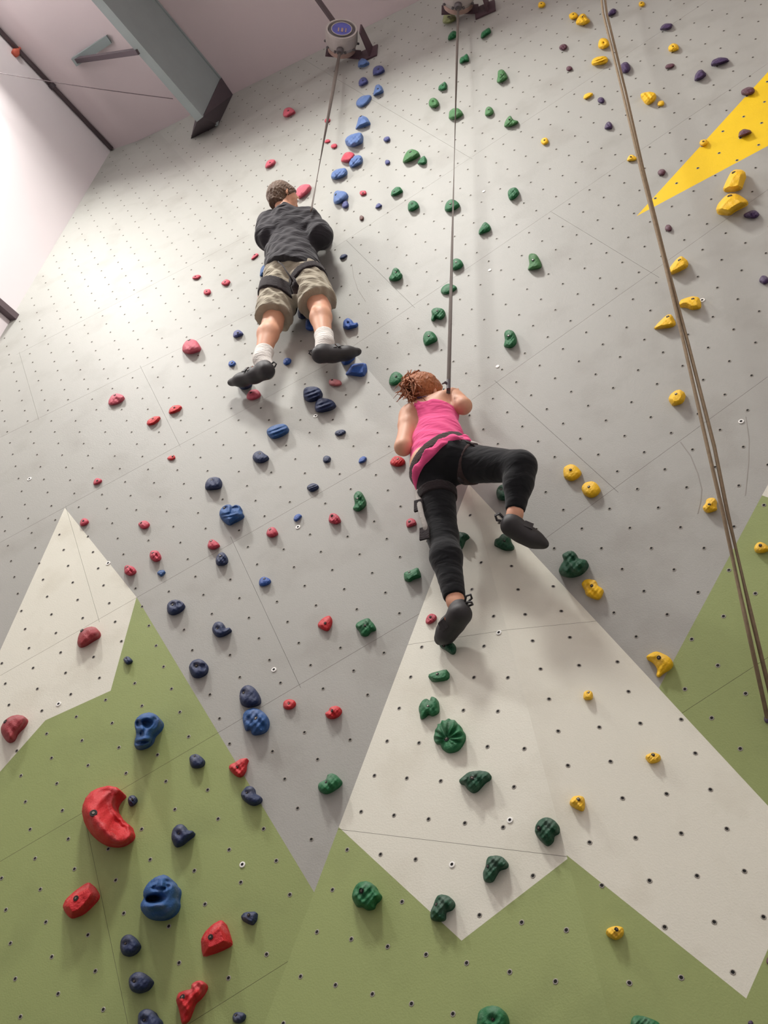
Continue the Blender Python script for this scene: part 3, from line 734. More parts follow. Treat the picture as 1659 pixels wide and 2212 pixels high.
# colour crop height style bolt : outline : label      (outlines E cx,cy rx,ry turn are plain ovals)
HOLDS = """
pink B .5 s . :182,740 187,705 205,690 230,688 257,712 225,738 203,750: highest pink hold, left of the strap to the man
rose B .45 s - :E 465,770 18,14 -30: tiny rose hold right behind the man's strap
rose B .4 s - :E 465,903 20,11 -15: thin rose hold touching the right edge of the man's strap
rose B .45 s - :E 508,935 22,14 -20: small rose hold just right of the strap, below a thin one
pink B .5 s . :67,1070 75,1040 95,1022 128,1022 128,1042 100,1065 80,1075: pink hold alone above and left of the man's head
rose B .5 s - :553,1030 560,1005 580,978 610,972 637,985 632,1015 610,1035 570,1038: rose hold tucked against a pale blue oval hold
pink B .45 s - :262,1230 275,1200 310,1178 350,1178 358,1195 340,1225 310,1255 285,1272 265,1262: large pink teardrop hold beside the man's head
rose B .4 s 693,1235 :E 693,1235 23,16 -15: small rose disc hold with a bolt, right of a pale blue wedge
brown B .5 s - :E 684,1395 14,17 10: tiny brown hold alone right of the man's shoulder
pale B .5 a - :660,432 662,395 685,370 710,378 735,400 705,425: pale blue pointed hold nearest below the auto belay drum
indigo B .5 s . :758,478 760,440 785,420 815,422 829,447 805,470 780,480: indigo rounded hold, right one of the top blue pair
indigo B .5 s . :666,545 668,515 690,494 712,498 724,520 700,543 678,551: indigo rounded hold under the topmost pale blue hold
pale B .55 a . :757,610 765,575 775,545 795,538 815,553 824,583 800,600 770,612: pale blue bell shaped hold touching a leaf shaped one
pale B .35 s - :650,672 655,640 690,612 743,608 735,640 710,670 680,687: pale blue smooth leaf shaped hold high on the wall
pale B .5 a 680,745 :642,828 655,790 665,750 685,737 720,750 741,786 710,803 670,818: pale blue triangular hold below the leaf shaped one
pale B .5 k - :577,900 590,875 625,855 680,846 688,875 685,905 660,925 625,940 590,930: knobbly pale blue hold of many lobes
pale B .45 k - :603,1040 612,1010 640,993 675,992 688,1010 680,1040 650,1060 622,1073 605,1060: pale blue oval hold overlapping a rose hold
pale B .45 k - :487,1130 497,1100 530,1080 575,1073 588,1085 585,1110 555,1135 515,1148 492,1142: pale blue oval hold dotted with dimples
pale B .5 s 520,1245 :503,1270 508,1235 525,1218 570,1222 594,1240 580,1275 545,1300 515,1305 504,1292: pale blue wedge hold right of the large pink teardrop
indigo B .55 s - :E 578,1308 21,24 20: small indigo hold hanging under a pale blue wedge
indigo B .5 k - :E 846,890 22,16 -30: small indigo hold level with the knobbly pale blue one
indigo B .5 s - :E 849,1038 16,16 0: tiny indigo hold left of a large leaf green hold
indigo B .5 a - :770,1333 778,1310 795,1297 817,1313 795,1332: small indigo pointed hold below a small rose disc
navy m .6 k - :1310,1150 1320,1090 1345,1040 1390,1030 1465,1080 1430,1130 1350,1165: navy hold under the man's right elbow
navy B .5 a - :543,1650 555,1630 580,1624 594,1632 575,1652 548,1659: small navy leaf hold right of the man's waist
olive B .45 s 1240,108 :1205,145 1210,100 1225,78 1262,80 1285,103 1280,125 1245,148: faded olive hold at the top of the woman's strap
green B .5 k - :1238,255 1242,225 1268,197 1292,205 1290,230 1262,250: dim green hold hugging the strap below the olive hold
green B .5 k - :1447,242 1452,210 1475,190 1500,177 1510,200 1485,222 1462,243: dim green two lobed hold at the very top right of the woman's strap
green B .5 k - :1312,405 1315,372 1337,358 1358,343 1368,365 1368,390 1345,392 1325,406: green bow shaped hold right of the strap near its top
leaf B .55 k 1578,478 :1550,525 1555,490 1558,455 1580,444 1600,455 1617,490 1600,512 1575,528: leaf green hold with a pointed foot, high right of the strap
green B .5 a . :1173,577 1178,550 1200,533 1217,520 1230,537 1228,568 1205,580: green angular hold above a round leaf green knob
leaf B .6 c 1144,650 :1114,655 1125,632 1150,626 1175,648 1172,675 1140,690 1118,678: round leaf green knob with a centre bolt, left of the strap
leaf B .45 s - :1241,745 1247,710 1275,690 1305,692 1332,722 1312,745 1275,765 1245,760: large leaf green hold crossed by the upper strap
leaf B .55 s 1498,702 :1474,735 1478,700 1495,682 1518,690 1527,715 1510,738 1485,742: leaf green nub hold right of the strap, level with a crossed one
leaf B .5 k 1630,765 :1597,808 1607,770 1635,740 1655,765 1686,776 1660,800 1625,812: leaf green hold with a side wing, furthest right of the upper greens
leaf B .5 s 997,972 :948,1038 955,1000 975,965 1005,952 1040,963 1053,985 1020,1015 975,1038: large leaf green teardrop hold with a bolt
green B .5 a - :1040,1050 1048,1025 1085,993 1100,1015 1098,1045 1070,1055: small green angular hold beside the large teardrop
green B .5 a 893,1225 :870,1250 877,1220 905,1195 930,1195 949,1220 915,1245 885,1257: green faceted hold left of the strap, above a pair
green B .6 c 1010,1305 :981,1340 983,1305 1003,1284 1030,1288 1049,1315 1020,1345 990,1350: green cone hold with a bolt, left of a crossed green hold
green B .5 s 1252,1305 :1217,1345 1219,1310 1240,1280 1275,1275 1310,1305 1285,1335 1240,1355: large green hold crossed by the strap at mid height
green B .55 k - :1620,1235 1635,1208 1670,1200 1690,1228 1665,1268 1632,1278: green stubby hold right of a white plugged hole
green B .5 k - :1433,1495 1437,1470 1450,1450 1462,1430 1480,1422 1508,1448 1500,1475 1465,1490 1440,1502: green knotted hold between two strap crossings, on the right
green E .5 s 1290,50 :1258,85 1260,45 1285,25 1315,32 1333,58 1315,85 1280,100 1260,95: green rounded hold touching the strap from its right
green E .55 k 903,115 :857,150 872,125 885,90 905,82 925,95 928,112 942,120 935,150 905,168 870,167: green three lobed hold right of the man's shorts
green E .35 s - :1192,240 1200,210 1235,187 1275,195 1292,212 1260,240 1215,255: flat green leaf hold crossed by the lower strap
green E .5 k 1170,360 :1128,420 1133,385 1130,355 1150,340 1180,338 1212,352 1215,385 1190,415 1160,405 1150,425: green tooth shaped hold left of the lower strap
green E .55 s 1115,520 :1078,555 1078,520 1095,492 1130,488 1160,515 1163,545 1125,570 1092,582: green rounded hold below the tooth shaped one
green E .55 k 1625,520 :1593,580 1600,545 1596,500 1620,478 1658,490 1672,530 1672,565 1645,595 1605,592: green tall hold alone on the scuffed right face
leaf F .5 s 152,35 :117,95 127,60 122,10 135,-10 170,-5 195,30 207,75 185,90 140,97: leaf green shoe shaped hold on the scuffed right face
green E .45 s 905,780 :860,825 862,790 880,758 910,747 945,770 948,800 920,825 880,838: green egg shaped hold touching the woman's messy hair
green E .65 k 658,1562 :627,1625 640,1595 632,1545 650,1515 680,1515 700,1545 712,1585 695,1620 660,1642: green upright hold left of the woman's hips
forest v .5 c 785,815 :710,850 740,770 790,740 860,735 925,760 940,850 925,900 880,950 800,965 735,940: dark green round hold under the woman's raised knee
forest u .6 k - :850,280 920,215 1000,210 1045,215 1120,255 1100,300 1060,330 1045,400 1000,500 930,490 870,400: dark green hold half hidden behind the woman's straight shin
forest v .55 k 825,1525 :685,1540 700,1490 750,1470 780,1430 830,1413 890,1420 915,1470 930,1540 970,1600 960,1640 840,1650 740,1600 690,1570: dark green stepped hold under the woman's moving foot
forest I .75 k - :315,395 330,350 345,325 337,290 365,270 400,262 430,285 440,310 495,325 498,365 460,415 400,435 345,425: big dark green lump hold beside the wedge edge
green H .6 a 990,405 :955,435 955,405 1000,390 1045,370 1060,405 1062,430 1020,445 990,468 960,455: green block hold left of the woman's shin
green H .5 k 705,745 :645,750 660,720 725,693 742,710 765,735 775,770 745,780 720,812 680,808 670,780: green cross shaped hold on the grey face near the wedge
forest u .6 k 730,2030 :640,1990 700,1900 800,1930 890,1990 915,2080 900,2150 850,2165 780,2110 700,2060 650,2020: dark green hold the woman stands on
green H .55 a 1170,1055 :1110,1075 1115,1052 1225,1022 1240,1040 1243,1075 1225,1095 1140,1108: green bar hold lying across the white wedge
green H .45 k 1110,1262 :1047,1280 1055,1245 1080,1215 1105,1210 1120,1225 1125,1197 1160,1205 1175,1250 1175,1300 1130,1325 1112,1310 1090,1335 1060,1345 1055,1310: green butterfly hold above the paw shaped one
green H .5 p 1230,1470 :1147,1480 1143,1450 1152,1430 1150,1410 1165,1395 1170,1372 1188,1368 1195,1345 1218,1350 1240,1333 1258,1345 1280,1345 1290,1362 1312,1378 1320,1400 1338,1425 1342,1465 1320,1520 1290,1550 1240,1560 1200,1535 1185,1505 1160,1500: large round green paw hold with fingers round a bolt
green K .6 k 460,112 :404,145 410,115 455,90 465,60 500,52 530,70 555,100 540,135 490,175 450,187 415,170: green bulbous hold at the lower tip of the grey face
forest K .55 k 1390,85 :1308,95 1330,75 1370,45 1430,35 1480,40 1503,55 1500,85 1470,110 1430,165 1395,180 1355,150 1340,125 1310,115: dark green bat shaped hold on the white wedge
green K .6 k 685,805 :622,850 630,800 660,755 710,742 755,760 780,800 803,830 795,860 770,890 765,920 720,930 690,910 650,905: green fist shaped hold on the green paint left of the wedge point
forest K .55 k 1495,650 :1460,690 1475,650 1487,595 1520,580 1580,585 1615,625 1605,655 1565,670 1545,705 1520,750 1470,745: dark green hooked hold on white, upper one of two hooks
forest K .55 k 1165,895 :1123,945 1140,900 1170,835 1225,832 1260,855 1274,890 1255,925 1222,940 1220,990 1185,1003 1130,990: dark green hooked hold straddling the white and green edge
green K .6 c 1525,1630 :1423,1620 1440,1570 1490,1542 1550,1542 1590,1570 1615,1620 1615,1680 1530,1720 1430,1690: green rosette hold cut by the picture bottom
forest L .55 k 190,405 :162,420 175,370 215,338 260,338 300,365 316,405 310,435 285,450 280,490 245,520 205,490 175,455: dark green parrot shaped hold beside the wedge ridge
green L .5 k - :780,1640 800,1605 850,1605 900,1620 960,1650 960,1690 860,1720 790,1690: green hold cut by the bottom edge right of the ridge
yellow C .5 s . :E 206,30 23,20 -20: dim yellow knob at the top edge, leftmost of the yellows
yellow C .55 s 410,92 :E 412,100 28,24 -10: small yellow knob, left one of the touching top pair
yellow C .55 k 472,105 :428,150 435,120 460,90 485,90 500,115 516,130 490,155 460,158: larger yellow bell hold, right one of the touching top pair
yellow C .5 s . :E 848,25 20,18 -20: small yellow knob at the top edge right of the ropes
yellow C .55 c 605,275 :570,300 575,260 595,243 625,250 640,280 620,305 595,312: yellow ring like hold touching the ropes on their left
yellow C .5 r - :528,410 535,380 570,362 615,360 630,378 615,405 570,415: yellow ribbed hold left of the ropes
yellow C .5 k . :E 1050,305 35,26 -15: yellow oval hold right of the ropes among the purples
yellow C .45 a - :473,630 480,605 510,592 537,595 525,615 490,637: thin yellow sliver hold left of the ropes
yellow C .5 k - :838,605 860,590 905,585 938,600 930,640 890,670 865,655 850,630: yellow heart shaped hold right of the ropes
yellow C .5 s - :E 970,662 23,19 -10: small yellow nub below and right of the heart shaped hold
yellow C .5 s . :E 226,903 25,21 -25: small yellow hold alone on the bright scuffed face
yellow C .5 k 778,1005 :755,1028 765,1000 785,990 818,1010 800,1028: small pale yellow hold close left of the ropes
yellow C .55 s . :E 1245,912 26,21 -15: yellow knob camouflaged on the edge of the yellow ray
yellow C .6 a 1437,1105 :1365,1215 1385,1165 1415,1105 1445,1083 1490,1085 1515,1105 1500,1160 1490,1210 1430,1225: upper one of two big yellow blocks under the yellow ray
yellow C .6 a 1412,1255 :1322,1340 1335,1305 1370,1265 1405,1238 1460,1238 1530,1285 1520,1310 1450,1345 1410,1378 1340,1362: lower one of two big yellow blocks under the yellow ray
yellow F .55 a 1090,35 :1020,128 1025,85 1060,40 1085,15 1105,8 1145,40 1140,75 1090,105 1050,125: yellow wedge hold touching the ropes from the right
yellow F .55 a 1175,285 :1082,325 1095,290 1135,275 1175,265 1215,272 1228,310 1225,345 1165,352 1135,332: yellow split block hold right of the ropes beside a white washer
yellow F .5 a 1015,398 :920,475 950,440 985,405 1015,382 1040,382 1068,440 1050,462 990,472: yellow two facet wedge hold left of the ropes
yellow F .6 a 1068,893 :1017,925 1030,895 1065,868 1095,862 1127,885 1120,930 1100,955 1045,970: yellow boulder hold close left of the ropes at mid height
yellow F .5 s 392,1378 :345,1395 350,1360 385,1340 420,1345 460,1390 435,1430 395,1448 355,1430: yellow rounded hold, upper of a pair right of the woman's knee
yellow F .5 s 510,1487 :462,1500 470,1470 505,1450 550,1455 582,1500 560,1540 520,1555 480,1535: yellow rounded hold, lower of a pair right of the woman's knee
yellow F .6 k 1280,1600 :1237,1615 1255,1590 1262,1565 1295,1552 1325,1565 1325,1600 1330,1630 1300,1645 1270,1652 1250,1640: yellow clover hold left of the ropes above the green slope
yellow I .5 k 528,490 :460,475 490,447 550,452 565,485 600,510 595,545 575,578 535,570 490,545 480,510: yellow craggy hold under the big dark green lump
yellow I .55 n 958,950 :875,945 905,920 940,908 990,925 1030,950 1047,985 1030,1020 985,1050 960,1075 940,1065 945,1030 935,1000 910,970: yellow crescent hold at the tip of the grey face
yellow I .8 c 507,1175 :475,1195 480,1170 505,1160 530,1170 536,1200 525,1218 498,1220 480,1212: small yellow cone hold on the white wedge flank
yellow I .6 k 920,1573 :873,1580 890,1565 925,1555 965,1572 968,1605 930,1625 895,1620: small yellow lump hold low on the white wedge flank
yellow I .55 s 1607,232 :1567,245 1585,215 1610,208 1645,225 1665,255 1640,275 1600,280 1575,270: yellow knob hold on the green slope by the picture edge
yellow L .65 k 442,222 :387,237 405,205 435,195 475,203 485,230 485,270 470,297 430,280 400,258: yellow nose shaped hold beside the wedge ridge
yellow L .65 k 685,1055 :620,1060 640,1040 680,1030 725,1038 735,1070 720,1100 685,1120 650,1105 628,1085: yellow knob hold on green paint, lowest of the yellows
purple C .5 k - :628,100 640,75 660,55 683,60 680,85 650,100: purple hold touching the ropes at the top
purple C .45 a - :962,188 975,165 1000,148 1045,150 1040,178 1010,192: purple sliver hold high right of the ropes
plum C .5 k - :E 345,300 26,19 -20: plum hold left of the ropes, upper of two small ones
plum C .5 s - :E 384,438 20,16 -20: plum nub left of the ropes, lower of two small ones
purple C .55 s - :712,420 730,400 755,398 774,425 765,455 735,468 715,450: round purple hold right up against the ropes
plum C .4 a - :E 1027,423 31,17 -22: thin plum hold below a yellow oval
purple C .45 a - :1288,415 1300,385 1345,365 1395,370 1410,390 1370,405 1320,420: long purple hold above the yellow ray
purple C .5 a - :1183,515 1188,480 1210,450 1235,443 1264,475 1235,505 1200,518: purple pointed hold left of the long purple one
plum C .4 s - :E 1528,583 46,24 -8: plum oval hold on the upper edge of the yellow ray
purple C .5 s - :E 587,640 23,20 0: small purple hold right of a thin yellow sliver
purple C .5 k - :610,822 620,790 640,778 658,795 657,822 630,826: small purple hold left of the ropes, alone below the others
plum C .5 a - :1465,880 1470,845 1500,823 1545,832 1552,850 1510,870: plum wedge hold in the middle of the yellow ray
plum C .5 s - :E 975,1102 25,21 -20: small plum hold close right of the ropes
purple C .45 k - :1500,1375 1530,1355 1570,1345 1600,1370 1575,1395 1530,1392: purple star like hold under the big yellow blocks
plum C .5 s - :E 1019,1460 23,21 0: small plum hold right of the ropes under the ray's tip
purple F .5 s - :E 1632,162 32,26 10: purple hold by the picture edge at mid height
purple I .5 s - :E 1655,1335 22,38 15: purple hold where the two ropes end
purple L .5 s - :E 1545,1652 16,16 0: tiny purple hold at the bottom edge on green
plum L .5 s - :E 1662,1255 16,26 0: plum hold cut by the picture edge beside the white zigzag
rose m .4 s 85,1330 :20,1410 40,1370 75,1320 130,1305 150,1330 110,1370 60,1410: small rose hold left of the man's waist
rose D .4 s 1250,140 :E 1257,143 26,14 -15: thin rose hold, upper left of three left of the man
rose D .45 s 1440,175 :E 1445,178 28,18 -18: rose hold, right one of three left of the man
rose D .45 s 1322,235 :E 1326,239 24,18 -15: rose hold, lowest of three left of the man
rose n .5 s . :140,950 145,860 180,810 230,808 248,850 240,920 215,990 175,1003: rose hold peeking out beside the man's shorts
pink D .55 s 1210,548 :1165,605 1170,575 1195,545 1225,537 1260,552 1281,590 1265,615 1210,634 1172,622: big pink dome hold left of the man's shoe
pink D .45 n 735,900 :692,955 697,925 720,895 755,887 792,905 780,930 745,955 710,963: pink scooped hold, leftmost on the upper grey face
red D .4 a 1115,978 :1078,1010 1085,985 1110,965 1145,962 1163,970 1150,995 1110,1015 1085,1020: red fin hold, right one of two below the big pink dome
red D .4 a 978,1050 :937,1082 945,1060 985,1035 1025,1033 1015,1060 985,1085 950,1095: red fin hold, left one of two below the big pink dome
red D .4 s 1105,1290 :E 1097,1300 26,15 -20: thin red hold just below a panel joint corner
rose D .45 s . :597,1468 602,1445 620,1430 650,1440 640,1460 610,1473: small rose hold above the white peak
pink D .5 s 1605,885 :1578,915 1583,890 1605,868 1640,863 1665,885 1655,910 1620,928 1590,928: pink egg hold below the man's left shoe
dusty E .5 s 495,803 :476,825 480,800 515,797 550,808 553,830 525,842 490,838: dusty pink bar hold below the man's right shoe
red E .5 k 918,1308 :866,1325 885,1297 910,1285 945,1298 963,1322 940,1350 905,1355 875,1345: bright red hold under the woman's left elbow
rose G .5 s 533,75 :511,95 518,70 540,57 565,72 555,95 530,107 515,105: rose hold touching the white peak's right slope
rose G .5 s 903,88 :885,98 900,80 930,73 955,92 940,120 910,125: rose leaf hold between the white peak and the twin blue blob
rose G .65 s 1352,203 :1328,235 1340,200 1360,193 1385,207 1403,228 1380,252 1355,257 1335,248: rose cone hold below the twin blue blob
rose G .65 k 978,280 :960,310 960,280 975,265 1010,268 1027,300 1020,325 990,335: rose knuckle hold above a tiny blue gem hold
rose G .65 k 815,370 :796,400 797,370 815,358 855,370 867,395 850,418 825,424 800,410: rose knuckle hold nearest the white peak's lower corner
maroon G .5 s 525,778 :493,840 503,800 525,770 560,752 605,750 633,780 630,810 590,840 545,875 515,885 496,870: maroon half moon hold on the white peak
maroon G .5 s 35,1360 :3,1420 10,1380 40,1340 90,1316 145,1318 163,1340 145,1385 110,1430 90,1480 55,1493 25,1465: maroon half moon hold at the picture's edge on white
rose H .65 s 100,130 :75,155 85,130 105,115 130,120 147,150 130,172 105,180 82,170: rose cone hold right of the twin blue blob
rose H .65 k 495,42 :474,75 478,45 490,27 520,30 545,55 548,80 520,95 490,88: rose lump hold left of the green upright hold
rose H .5 s 990,78 :970,95 975,70 1000,58 1025,68 1034,92 1010,108 978,116: rose hold left of the woman's dangling strap end
red H .45 s 452,730 :402,742 425,705 460,682 485,683 494,715 485,755 465,780 430,768: red guitar pick hold on the grey face
red H .5 c 218,1245 :182,1255 190,1228 220,1216 255,1225 260,1250 240,1275 210,1283 187,1272: small red bun hold below a panel joint
red H .6 k 497,1290 :449,1305 470,1290 485,1265 520,1256 550,1270 553,1295 535,1325 500,1342 465,1335: red piggy shaped hold near the wedge
rose H .45 k 1125,692 :1094,715 1105,685 1130,668 1160,680 1155,708 1125,732 1100,732: rose hold on white beside the woman's standing shoe
red J .5 k 1518,15 :1462,20 1475,-5 1500,-15 1540,-40 1583,-43 1575,-10 1570,45 1540,80 1500,65: red horned hold on the green and grey border
red J .6 M 598,310 :520,290 530,240 560,185 610,150 690,130 750,140 772,160 745,195 725,245 735,285 755,310 762,330 788,343 795,368 825,375 838,410 850,440 840,475 790,515 740,525 680,515 620,480 570,430 535,365: huge red bitten crescent hold
red J .55 a 487,855 :400,905 420,860 480,805 555,753 580,755 620,815 615,850 575,905 530,955 460,985 435,970 410,935: red slab hold below the huge crescent
red J .55 a 1348,1103 :1284,1120 1310,1070 1360,1020 1410,992 1430,1000 1455,1060 1480,1135 1470,1155 1400,1195 1300,1232 1290,1190: red block hold right of the shouting face
red J .55 k 1168,1488 :1125,1500 1140,1460 1180,1442 1220,1432 1222,1405 1260,1380 1290,1378 1312,1400 1305,1440 1275,1490 1245,1520 1230,1570 1205,1640 1165,1659 1150,1600 1140,1560 1130,1530: red pipe shaped hold at the bottom edge
indigo D .5 k . :1492,525 1497,495 1520,482 1535,485 1555,503 1535,520 1510,530: small indigo hold left of the man's bare calf
blue D .5 a . :1460,705 1465,685 1490,676 1509,690 1500,710 1470,718: small blue gem hold above the man's left shoe
navy o .7 s - :170,985 200,930 260,915 320,945 320,990 270,1035 220,1040 185,1015: navy ball hold under the man's left shoe
navy D .6 c 1355,1443 :1310,1490 1315,1455 1335,1430 1370,1421 1408,1430 1415,1475 1395,1495 1340,1505 1315,1503: navy jug hold above the twin blue blob
navy E .6 c 33,1275 :-15,1300 0,1265 35,1253 60,1270 88,1290 80,1310 50,1330 10,1330: navy mushroom hold below the wide ribbed blue hold
sea d .6 T 530,440 :395,580 420,480 500,390 610,340 680,345 725,385 800,352 870,355 940,400 950,500 1005,580 980,660 880,740 770,810 670,880 570,840 470,740 410,660: twin headed blue blob hold with two sockets
sea n .5 k - :175,545 195,420 240,360 320,330 345,400 330,520 260,525 200,555: blue hold peeking out left of the man's waist
blue E .5 k - :183,695 188,670 210,660 232,670 225,695 200,707: small blue hold between the man's shoes
navy n .6 s - :850,1200 870,1120 930,1060 1000,1040 1040,1150 1030,1250 960,1310 870,1295: navy hold between the man's knees
blue n .6 s - :990,1440 1000,1340 1050,1260 1110,1230 1140,1350 1140,1510 1060,1525 1000,1490: blue hold half hidden by the man's right calf
blue E .6 c 598,437 :566,455 570,425 595,406 620,418 635,437 657,435 650,458 620,470 595,480 568,470: blue snail shaped hold right of the man's calf
blue E .55 a - :540,628 560,600 640,600 640,630 635,660 605,695 572,708 553,685: blue wedge hold under the man's right shoe
blue E .45 a - :580,765 600,735 620,700 712,690 718,735 700,782 590,770: blue trapezoid hold below the man's right shoe
navy E .6 r - :310,885 315,855 350,842 400,845 428,870 425,905 395,930 350,942 315,920: navy ribbed hold, upper left of a ribbed pair
navy E .55 r - :384,985 390,940 410,918 450,915 495,930 517,955 495,985 440,1005 400,1008: navy ribbed hold, lower right of a ribbed pair
sea E .5 r - :75,1135 85,1110 130,1088 185,1080 213,1100 208,1130 170,1160 120,1178 88,1160: wide ribbed blue hold below the pair of ribbed ones
navy E .45 k - :513,1145 525,1128 560,1120 582,1130 565,1150 530,1160: thin navy hold left of the woman's elbow
navy E .55 a - :436,1320 440,1295 460,1284 487,1295 482,1325 450,1335: small navy hold, left one of two under a thin navy hold
blue E .5 a - :664,1330 670,1305 695,1288 718,1298 705,1325 675,1337: small blue hold left of the bright red one
navy E .5 r - :335,1495 345,1475 375,1463 408,1478 395,1505 360,1518: small navy ribbed hold left of the green upright hold
navy G .6 k 1410,300 :1380,340 1382,305 1405,278 1430,275 1450,300 1455,335 1435,355 1395,360: navy thumb hold just under a rose cone
sea G .5 a - :1002,410 1020,390 1050,388 1058,403 1032,435: tiny blue gem hold right of a rose knuckle
navy G .55 T2 1105,612 :1067,640 1070,605 1095,582 1135,577 1175,600 1172,630 1145,660 1105,678 1075,665: navy two eyed pebble hold right of the white peak
navy G .6 c 1390,765 :1356,775 1365,735 1390,717 1425,725 1442,760 1465,753 1478,770 1455,795 1420,815 1385,815: navy whale tail hold on the grey face
navy G .7 c 808,955 :790,965 800,947 820,942 845,965 835,985 810,992: tiny navy knob on green between white and grey
navy G .5 T3 1258,1003 :1208,1020 1215,985 1245,960 1285,958 1320,985 1328,1020 1315,1055 1270,1080 1230,1070: navy bowling ball hold with two finger holes
navy G .6 c 1562,1175 :1532,1215 1535,1165 1555,1135 1590,1123 1630,1145 1659,1195 1662,1240 1620,1263 1580,1267 1545,1250: navy shell hold sitting on a blue molar hold
sea G .5 k 1638,1340 :1552,1350 1560,1300 1600,1273 1650,1275 1700,1310 1718,1365 1705,1415 1665,1440 1615,1443 1600,1410 1570,1415: blue molar shaped hold under a navy shell hold
sea g .75 G - :440,880 490,780 600,690 760,640 900,660 1020,750 1060,860 1020,1000 950,1100 890,1200 870,1330 780,1450 650,1520 540,1535 460,1490 435,1430 450,1300 480,1200 470,1100 445,1000: blue ape face hold on the green paint
navy G .6 c 1245,1583 :1210,1600 1220,1575 1255,1564 1285,1580 1306,1605 1300,1640 1265,1657 1225,1650: navy cup hold right below the ape face
navy J .6 k . :818,225 830,200 860,197 876,225 860,255 838,267 825,255: tiny navy hold in the bite of the red crescent
navy J .6 c 1580,180 :1540,200 1550,165 1580,135 1620,140 1632,180 1672,205 1668,240 1625,262 1580,245: navy duck shaped hold on the green and grey border
navy J .6 c 1145,440 :1093,460 1105,410 1135,380 1170,378 1198,415 1235,420 1235,445 1200,480 1165,515 1125,528 1105,500: navy hammer shaped hold above the shouting face
sea f .75 F - :350,1200 380,1090 430,1000 415,900 450,750 550,610 700,490 880,425 1000,440 1100,530 1120,590 1205,660 1230,800 1220,980 1250,1100 1220,1270 1120,1410 950,1510 700,1515 520,1450 400,1320: blue shouting face hold with open mouth
navy J .5 a 1592,962 :1540,970 1565,942 1643,938 1643,990 1620,1030 1580,1015 1550,995: navy shield shaped hold right of the shouting face
navy J .65 c 805,1145 :766,1150 775,1110 810,1083 845,1088 880,1130 892,1160 870,1205 830,1227 785,1215 768,1180: navy egg hold straight below the shouting face
navy J .65 c 862,1385 :822,1400 830,1355 870,1325 920,1330 965,1370 970,1395 945,1440 890,1462 840,1445: navy mussel hold, second below the shouting face
navy J .65 c 925,1635 :880,1630 890,1585 930,1560 975,1570 1000,1605 1030,1640 1025,1690 960,1720 890,1690: navy hold cut by the picture bottom under the mussel hold
navy J .65 c 1510,1605 :1487,1620 1500,1590 1530,1582 1564,1592 1565,1625 1540,1652 1500,1650: small navy knob at the bottom edge right of the red pipe
blue H .55 s 62,445 :28,465 40,440 65,433 100,450 92,475 60,492 32,488: small blue bean hold left of the red guitar pick
blue H .5 a - :247,65 258,40 280,28 302,38 290,60 262,82: small blue drop hold above a white washer
"""
# extra relief: (centre x, y, radius x, y, turn, amount) in the outline's own picture units
RELIEF = {
 'G': [(720, 740, 300, 90, -.1, .10), (530, 930, 85, 80, 0, -.42), (740, 910, 120, 95, 0, -.50), (610, 1030, 60, 110, .25, .16), (530, 1165, 40, 45, .2, -.22), (610, 1150, 32, 50, .2, -.25),
       (600, 1290, 200, 55, -.12, .18), (600, 1370, 210, 38, -.15, -.30), (600, 1440, 180, 50, -.1, .06), (950, 880, 110, 200, 0, -.2)],
 'F': [(700, 1010, 190, 95, -.1, -1.0), (690, 1190, 250, 90, -.08, .22), (700, 600, 190, 50, -.65, -.14), (1060, 610, 110, 42, .35, -.18), (860, 690, 70, 150, .1, .2), (860, 775, 120, 34, -.05, -.22),
       (690, 760, 50, 50, 0, -.12), (1045, 720, 50, 45, 0, -.12), (680, 680, 110, 30, -.5, .1), (1050, 650, 100, 26, .2, .1)],
 'M': [(720, 250, 90, 190, -.4, -.30), (780, 400, 80, 80, -.6, -.25), (640, 400, 60, 240, -.75, .16)],
 'T': [(530, 440, 80, 60, -.5, -.45), (820, 430, 80, 60, 0, -.40), (725, 420, 40, 170, .1, -.28), (600, 600, 180, 28, -.2, -.12), (620, 680, 170, 22, -.2, -.1), (760, 720, 40, 150, .7, -.12)],
 'T2': [(1105, 612, 18, 16, 0, -.35), (1148, 605, 16, 14, 0, -.3)],
 'T3': [(1258, 1003, 22, 20, 0, -.4), (1303, 1008, 22, 20, 0, -.4)],
 'n': [(960, 1010, 45, 70, -.5, -.25), (740, 935, 30, 18, -.4, -.2)],
}
def catmull(pts, n):
    P = np.array(pts, float); m = len(P); out = []
    L = [np.linalg.norm(P[(i + 1) % m] - P[i]) for i in range(m)]; tot = sum(L)
    for i in range(m):
        p0, p1, p2, p3 = P[i - 1], P[i], P[(i + 1) % m], P[(i + 2) % m]
        k = max(1, int(round(n * L[i] / tot)))
        for j in range(k):
            t = j / k
            out.append(.5 * ((2 * p1) + (-p0 + p2) * t + (2 * p0 - 5 * p1 + 4 * p2 - p3) * t * t + (-p0 + 3 * p1 - 3 * p2 + p3) * t ** 3))
    return np.array(out)

def vnoise(x, y, seed):
    return (math.sin(x * 1.0 + seed) * math.cos(y * 1.3 + seed * 1.7) + .6 * math.sin(x * 2.1 - y * 1.6 + seed * .6) + .4 * math.cos(x * 3.3 + y * 2.9 + seed * 2.3)) / 2

